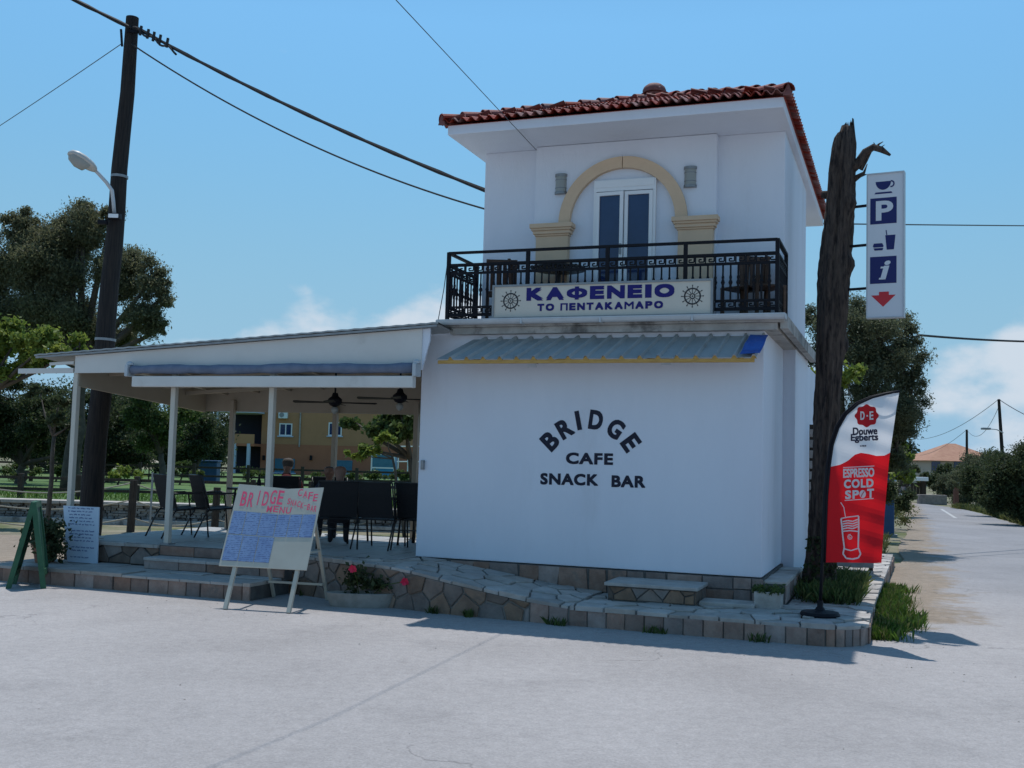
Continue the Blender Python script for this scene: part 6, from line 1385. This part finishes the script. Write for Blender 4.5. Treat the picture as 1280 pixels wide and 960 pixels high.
for s in (-1, 1): m = MB(); m.tube([mp_(1.25, s * .07, .3), mp_(1.02, s * .08, .95)], .025, 6); m.build('fork', M_steel, mk)
m = MB(); m.tube([mp_(.9, -.38, 1.02), mp_(1.02, -.1, .98), mp_(1.02, .1, .98), mp_(.9, .38, 1.02)], .018, 6); m.build('handlebar', M_iron, mk)
for s in (-1, 1): m = MB(); m.tube([mp_(.95, s * .3, 1.02), mp_(.95, s * .36, 1.22)], .012, 5); q = mp_(.93, s * .37, 1.25); m.bbox(q.x - .07, q.x + .07, q.y - .015, q.y + .015, q.z - .045, q.z + .045, .01); m.build('mirror', M_gut, mk)
q = mp_(-.16, 0, .6); m = MB(); m.bbox(q.x - .09, q.x + .09, q.y - .01, q.y + .01, q.z - .07, q.z + .07, .004); m.build('number_plate', M_pvc, mk); m = MB(); q = mp_(-.14, 0, .74); m.bbox(q.x - .07, q.x + .07, q.y - .03, q.y + .03, q.z - .03, q.z + .03, .008); m.build('tail_light', M_logo, mk)

# ================================================================== LEFT BACKGROUND
fn_ = wthing('rope_fence', 'dark timber posts with pale sagging ropes just behind the terrace', 'fence', (G(163, 666).x, G(163, 666).y, -.03)); last = None
FPX = [(-160, 668), (-20, 667), (163, 665), (268, 664), (372, 664), (470, 664)]
pv = []
for px, py in FPX:
    b_ = G(px, py, -.03); h_ = 1.12 if px == 163 else .98; m = MB(); m.tube([b_, b_ + Vector((.02, 0, h_))], [.085, .08], 10); m.build('post', M_fencewood, fn_, 'auto'); pv.append((b_, h_))
for (a, ha), (b, hb) in zip(pv[:-1], pv[1:]):
    for f_ in (.95, .62, .28):
        m = MB(); A, B = a + Vector((0, -.02, ha * f_)), b + Vector((0, -.02, hb * f_)); m.tube([A.lerp(B, i / 12) - Vector((0, 0, .16 * 4 * (i / 12) * (1 - i / 12))) for i in range(13)], .016, 6); m.build('rope', M_rope, fn_, True)
fn2 = wthing('lawn_fence', 'low dark post and rail fence along the front edge of the lawn', 'fence', (-12, 27.2, .45)); pv = []
for k in range(13):
    x = -18 + k * 1.45; m = MB(); m.bbox(x - .06, x + .06, 27.1, 27.22, .40, 1.08, .012); m.build('post', M_fencewood, fn2)
for z in (.98, .70): m = MB(); m.box(-18.1, -.5, 27.22, 27.26, z - .035, z + .035); m.build('rail', M_fencewood, fn2)
fn3 = wthing('far_lawn_fence', 'far dark rail fence at the back of the lawn', 'fence', (-14, 44, .3))
for k in range(12): x = -26 + k * 2.2; m = MB(); m.box(x - .06, x + .06, 44, 44.12, .2, 1.25); m.build('post', M_fencewood, fn3)
for z in (1.1, .75): m = MB(); m.box(-26.2, -1.6, 44.12, 44.17, z - .04, z + .04); m.build('rail', M_fencewood, fn3)
q = G(187, 668, -.03); m = MB(); m.tube([(q.x, q.y, -.05), (q.x, q.y, 1.28)], .022, 7); wmesh(m, 'thin_post', M_steel, (q.x, q.y, -.03), 'thin grey metal post beside the thick fence post', 'post')
c = DD(187, 577, 48); zl = .48 - (c.y - 26.1) * .0068; pr_ = wthing('thatched_parasol', 'small grey thatched parasol standing on the lawn', 'parasol', (c.x, c.y, zl)); m = MB(); m.tube([(c.x, c.y, zl - .05), (c.x, c.y, c.z)], .03, 7); m.build('pole', M_fencewood, pr_); m = MB(); m.lathe([(.50, -.08), (.52, -.04), (.25, .07), (.03, .15)], 18, c); m.build('canopy', M_rope, pr_, 'auto')
c = DD(256, 600, 52); m = MB(); m.bbox(c.x - .55, c.x + .55, c.y, c.y + .7, .2, 1.25, .04); bn = wthing('waste_bin', 'dark blue wheeled bin at the back of the lawn', 'bin', (c.x, c.y, .25)); m.build('body', M_bluepaint, bn); m = MB(); m.bbox(c.x - .6, c.x + .6, c.y - .05, c.y + .75, 1.255, 1.33, .02); m.build('lid', M_bluepaint, bn)
# ochre building beyond the lawn
YD = 90.0
def Q(px, py): p = DD(px, py, YD); return p.x, p.z
M_y = pm('ochre_wall', (.46, .23, .115), (.42, .21, .105), 1, .9, c3=(.35, .175, .09), s3=.6, t3=(.55, .75)); M_o = pm('salmon_wall', (.43, .16, .085), (.39, .145, .078), 1, .9); M_wf = pm('pale_blue_column', (.45, .52, .62), None, rough=.7); M_bw = pm('blue_window', (.05, .16, .24), (.07, .2, .29), 2, .25)
yb = wthing('ochre_building', 'two storey ochre and salmon building seen through the terrace', 'building', (Q(420, 600)[0], YD, 0.0))
xL, xM, xR = Q(278, 560)[0], Q(326, 560)[0], Q(540, 560)[0]; zf = Q(420, 557)[1]; ztop = 6.7
m = MB(); m.box(xM, xR, YD, YD + 9, zf, ztop); m.build('upper_wall', M_y, yb); m = MB(); m.box(xM, xR, YD, YD + 9, -.1, zf - .004); m.build('lower_wall', M_o, yb); m = MB(); m.box(xL - .3, xR + .3, YD - .5, YD + 9.4, ztop, ztop + .25); m.build('roof_slab', M_conc, yb)
def window(px0, px1, py0, py1, fr, gl, cols=2):
    (x0, z1), (x1, z0) = Q(px0, py0), Q(px1, py1); m = MB(); e = .09; m.box(x0, x1, YD - .06, YD - .002, z0, z0 + e); m.box(x0, x1, YD - .06, YD - .002, z1 - e, z1); m.box(x0, x0 + e, YD - .06, YD - .002, z0 + e, z1 - e); m.box(x1 - e, x1, YD - .06, YD - .002, z0 + e, z1 - e); m.box((x0 + x1) / 2 - e / 2, (x0 + x1) / 2 + e / 2, YD - .058, YD - .003, z0 + e, z1 - e); w_ = m.build('window', fr, yb)
    m = MB(); m.box(x0 + e, (x0 + x1) / 2 - e / 2, YD - .03, YD - .004, z0 + e, z1 - e); m.build('pane', gl, w_); m = MB(); m.box((x0 + x1) / 2 + e / 2, x1 - e, YD - .03, YD - .004, z0 + e, z1 - e); m.build('pane', gl, w_); m = MB(); m.box(x0 - .12, x1 + .12, YD - .16, YD - .002, z0 - .10, z0 - .002); m.build('sill', M_wf, w_)
window(349.5, 365, 529, 545, M_pvc, M_glass); window(411, 427, 528, 545, M_pvc, M_glass); window(344, 368, 573, 591, M_bw, M_bw); window(414, 440, 575, 592, M_bw, M_bw)
x0, z0 = Q(349, 523); m = MB(); m.bbox(x0, x0 + .75, YD - .4, YD - .02, z0, z0 + .55, .03); a_u = m.build('air_conditioner', M_pvc, yb); m = MB(); m.tube([(x0 + .28, YD - .42, z0 + .28), (x0 + .28, YD - .40, z0 + .28)], .2, 14); m.build('fan_grille', M_steel, a_u)
for px in (375, 337): x0 = Q(px, 540)[0]; m = MB(); m.tube([(x0, YD - .08, zf - .2), (x0, YD - .08, ztop)], .06, 8); m.build('drainpipe', M_conc, yb)
for px in (330, 389, 452): x0, z0 = Q(px, 573); m = MB(); m.bbox(x0 - .1, x0 + .1, YD - .22, YD - .002, z0 - .15, z0 + .25, .02); m.build('wall_light', M_iron, yb)
# balcony porch at its left end
for px, w_ in ((277, .30), (301, .25), (318, .25)): x0 = Q(px, 560)[0]; m = MB(); m.box(x0, x0 + w_, YD - 2.6, YD - 2.3, -.1, Q(280, 512)[1] if px == 277 else zf - .05); m.build('column', M_wf, yb)
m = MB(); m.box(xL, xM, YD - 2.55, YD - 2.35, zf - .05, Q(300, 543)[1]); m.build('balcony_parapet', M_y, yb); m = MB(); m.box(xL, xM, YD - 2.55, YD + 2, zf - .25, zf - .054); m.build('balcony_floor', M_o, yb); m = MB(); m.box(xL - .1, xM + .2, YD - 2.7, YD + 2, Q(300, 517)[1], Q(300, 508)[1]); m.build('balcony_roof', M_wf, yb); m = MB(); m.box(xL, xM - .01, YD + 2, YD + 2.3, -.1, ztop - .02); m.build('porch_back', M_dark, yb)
m = MB(); m.box(xL, xM, YD - 2.5, YD - 2.4, -.1, Q(300, 592)[1]); m.build('low_parapet', M_o, yb)
# blue kiosk and white frame beside it
(kx0, kz1), (kx1, kz0) = Q(465, 566), Q(492, 602); kk = wthing('blue_kiosk', 'bright blue glazed kiosk in front of the ochre building', 'kiosk', ((kx0 + kx1) / 2, YD - 10, .03)); s_ = (YD - 10) / YD
M_kb = pm('kiosk_blue', (.03, .22, .42), (.04, .26, .47), 2, .4); X0, X1, Z1 = kx0 * s_, kx1 * s_, EYE + (kz1 - EYE) * s_
m = MB(); m.box(X0, X1, YD - 10, YD - 8, .0, Z1); m.build('body', M_kb, kk); m = MB()
for z in (.9, Z1 - .08): m.box(X0 - .03, X1 + .03, YD - 10.05, YD - 9.99, z - .05, z + .05)
for x in (X0, X1): m.box(x - .05, x + .05, YD - 10.052, YD - 9.992, .0, Z1)
m.build('frame', M_pvc, kk); m = MB(); m.box(X0 + .08, X1 - .08, YD - 10.03, YD - 10.002, .96, Z1 - .16); m.build('glazing', M_bw, kk)
wf = wthing('white_frame', 'white tubular frame structure between the blue kiosk and the cafe wall', 'frame', (Q(510, 600)[0] * .75, YD * .75, .15))
for px in (497, 509, 521): c = DD(px, 600, YD * .75); m = MB(); m.tube([(c.x, c.y, .1), (c.x, c.y, DD(px, 556, YD * .75).z)], .04, 6); m.build('upright', M_pvc, wf)
for py in (558, 577): a, b = DD(496, py, YD * .75), DD(535, py, YD * .75); m = MB(); m.tube([a, b], .04, 6); m.build('bar', M_pvc, wf)

# trees and shrubs, far left
def T(nm, lab, lst, leaf, n_, size, dx=0, tr=.14, zb=None, **k):
    bl = blobs_px(lst); d_ = lst[0][2]; c = bl[0][0]; z = zb if zb is not None else (.48 - (d_ - 26.1) * .0068 if d_ > 26.2 else -.03)
    return tree(nm, lab, (c.x + dx, c.y, z), bl, leaf, n_, size, tr, **k)
T('eucalyptus_tree', 'tall grey-green eucalyptus towering behind the street lamp', [(60, 330, 36, 62, 62), (100, 290, 36, 45, 45), (10, 320, 36.5, 55, 50), (25, 280, 36, 28, 28), (150, 340, 35.5, 40, 46), (105, 265, 36, 20, 22), (70, 400, 36, 70, 45), (0, 400, 36.5, 60, 50), (190, 350, 35, 24, 40), (180, 400, 35, 32, 32), (205, 370, 35, 15, 28), (140, 420, 36, 40, 30), (140, 270, 36, 18, 22), (205, 410, 35, 10, 15)], L_euc, 300000, .115, 1.2, .30, ratio=3.0, sub=22, subr=.46, droop=.6)
T('leafy_tree', 'bright yellow-green leafy tree at the end of the canopy', [(20, 425, 25, 40, 30), (60, 430, 24.6, 38, 28), (100, 432, 24.6, 28, 20), (-25, 430, 25, 46, 36), (5, 455, 25, 36, 26), (45, 455, 25, 30, 20)], L_bright, 24000, .12, -.8, .11, ratio=1.7, sub=10, zb=-.03)
T('leafy_tree', 'green tree with pale leaves seen between the pole and second post', [(175, 510, 38, 36, 28), (200, 540, 38, 40, 30), (165, 470, 38, 30, 26), (230, 520, 39, 30, 26), (190, 440, 38, 28, 18)], L_mid, 45000, .115, 1.0, .14, ratio=1.7, sub=10)
T('dark_tree', 'dark spreading tree behind the green A-frame board', [(15, 500, 40, 48, 36), (60, 520, 39, 46, 36), (30, 550, 40, 50, 34), (-30, 520, 40, 50, 50), (90, 555, 39, 40, 32)], L_dark, 65000, .12, .5, .20, ratio=2, sub=11)
T('dark_tree', 'dark dense tree right behind the utility pole', [(130, 520, 46, 45, 40), (110, 560, 46, 50, 34), (160, 560, 46, 44, 30)], L_dark, 50000, .13, .4, .20, ratio=2, sub=11)
T('dark_tree', 'dark tree filling the gap between second post and chairs', [(245, 545, 50, 34, 36), (215, 565, 50, 36, 30), (255, 520, 51, 24, 24)], L_dark, 42000, .13, .2, .18, ratio=2, sub=11)
for k_, (px, py, rx, ry, lab) in enumerate(((-20, 520, 60, 60, 'dark background tree at the far left beyond the lawn'), (75, 530, 60, 55, 'dark background tree seen past the slim sapling'), (165, 525, 55, 55, 'dark background tree between the utility pole and the parasol'), (235, 535, 45, 50, 'dark background tree rising over the blue bin'))):
    T('background_tree', lab, [(px, py, 64, rx, ry), (px + 25, py + 25, 64, rx * .8, ry * .7), (px - 25, py + 28, 64, rx * .8, ry * .7)], L_dark, 36000, .17, 0, .3, ratio=2, sub=7, subr=.5)
T('cypress_row_tree', 'dark tree behind the ochre building porch', [(300, 540, 108, 30, 34), (275, 530, 108, 24, 34), (330, 530, 110, 20, 30)], L_dark, 4500, .30, 0, .3, ratio=2, sub=10, zb=-.03)
T('leafy_tree', 'leafy tree hanging over the far end of the terrace by the white wall', [(470, 535, 25, 30, 20), (510, 535, 24.5, 30, 28), (440, 525, 25.5, 24, 12), (500, 515, 25, 34, 20), (455, 560, 25, 14, 12)], L_mid, 8000, .15, 1.3, .12, ratio=1.5, sub=10, zb=-.03)
T('leafy_tree', 'pale sprig of leaves beneath the leafy tree by the white wall', [(465, 556, 24, 22, 12), (445, 566, 24, 18, 8), (485, 545, 24, 16, 12)], L_bright, 700, .14, .8, .04, ratio=1.5, sub=6, zb=-.03)
for px, lab in ((430, 'low green flower bush under the far salmon wall'), (462, 'low green hedge bush below the blue kiosk'), (392, 'low green bush left of the seated heads'), (495, 'low green hedge bush under the white frame')):
    T('low_bush', lab, [(px, 596, 62, 18, 10), (px + 14, 598, 62, 14, 9)], L_mid, 1500, .16, 0, .04, ratio=1.8, sub=8, cat='bush')
for px, d_, lab, lf in ((148, 42, 'flowering pale shrub on the lawn behind the far fence', L_bright), (20, 43, 'dark shrub on the lawn at the left edge', L_mid), (70, 44, 'green shrub on the lawn behind the A-frame board', L_mid), (225, 45, 'green shrub at the back of the lawn by the parasol', L_mid), (310, 60, 'green shrub in front of the ochre porch', L_mid)):
    T('lawn_shrub', lab, [(px, 588, d_, 22, 12), (px + 16, 590, d_, 18, 10)], lf, 1600, .13, 0, .04, ratio=1.8, sub=8, cat='shrub')
T('sapling', 'slim dark sapling beside the canopy corner post', [(75, 500, 17.2, 22, 16), (62, 525, 17.2, 20, 18), (90, 530, 17.2, 14, 16), (50, 490, 17.5, 20, 14)], L_dark, 1600, .09, -.08, .045, ratio=2.2, sub=8, zb=-.03)
# distant wood along the horizon
pts = []
for k in range(170):
    x = rs.uniform(-150, 120); y = 150 + rs.uniform(0, 40)
    if -2 < (x - .42 * y) < 18: y += 40
    pts.append(ball_points((x, y, rs.uniform(1, 3.2)), (4.5, 3, rs.uniform(2, 3.4)), 150, .2))
o = leaves_mesh('treeline', np.concatenate(pts), L_dark, None, .9, 1.5); tag(o, 'distant dark treeline along the horizon', 'woods', kind='stuff')
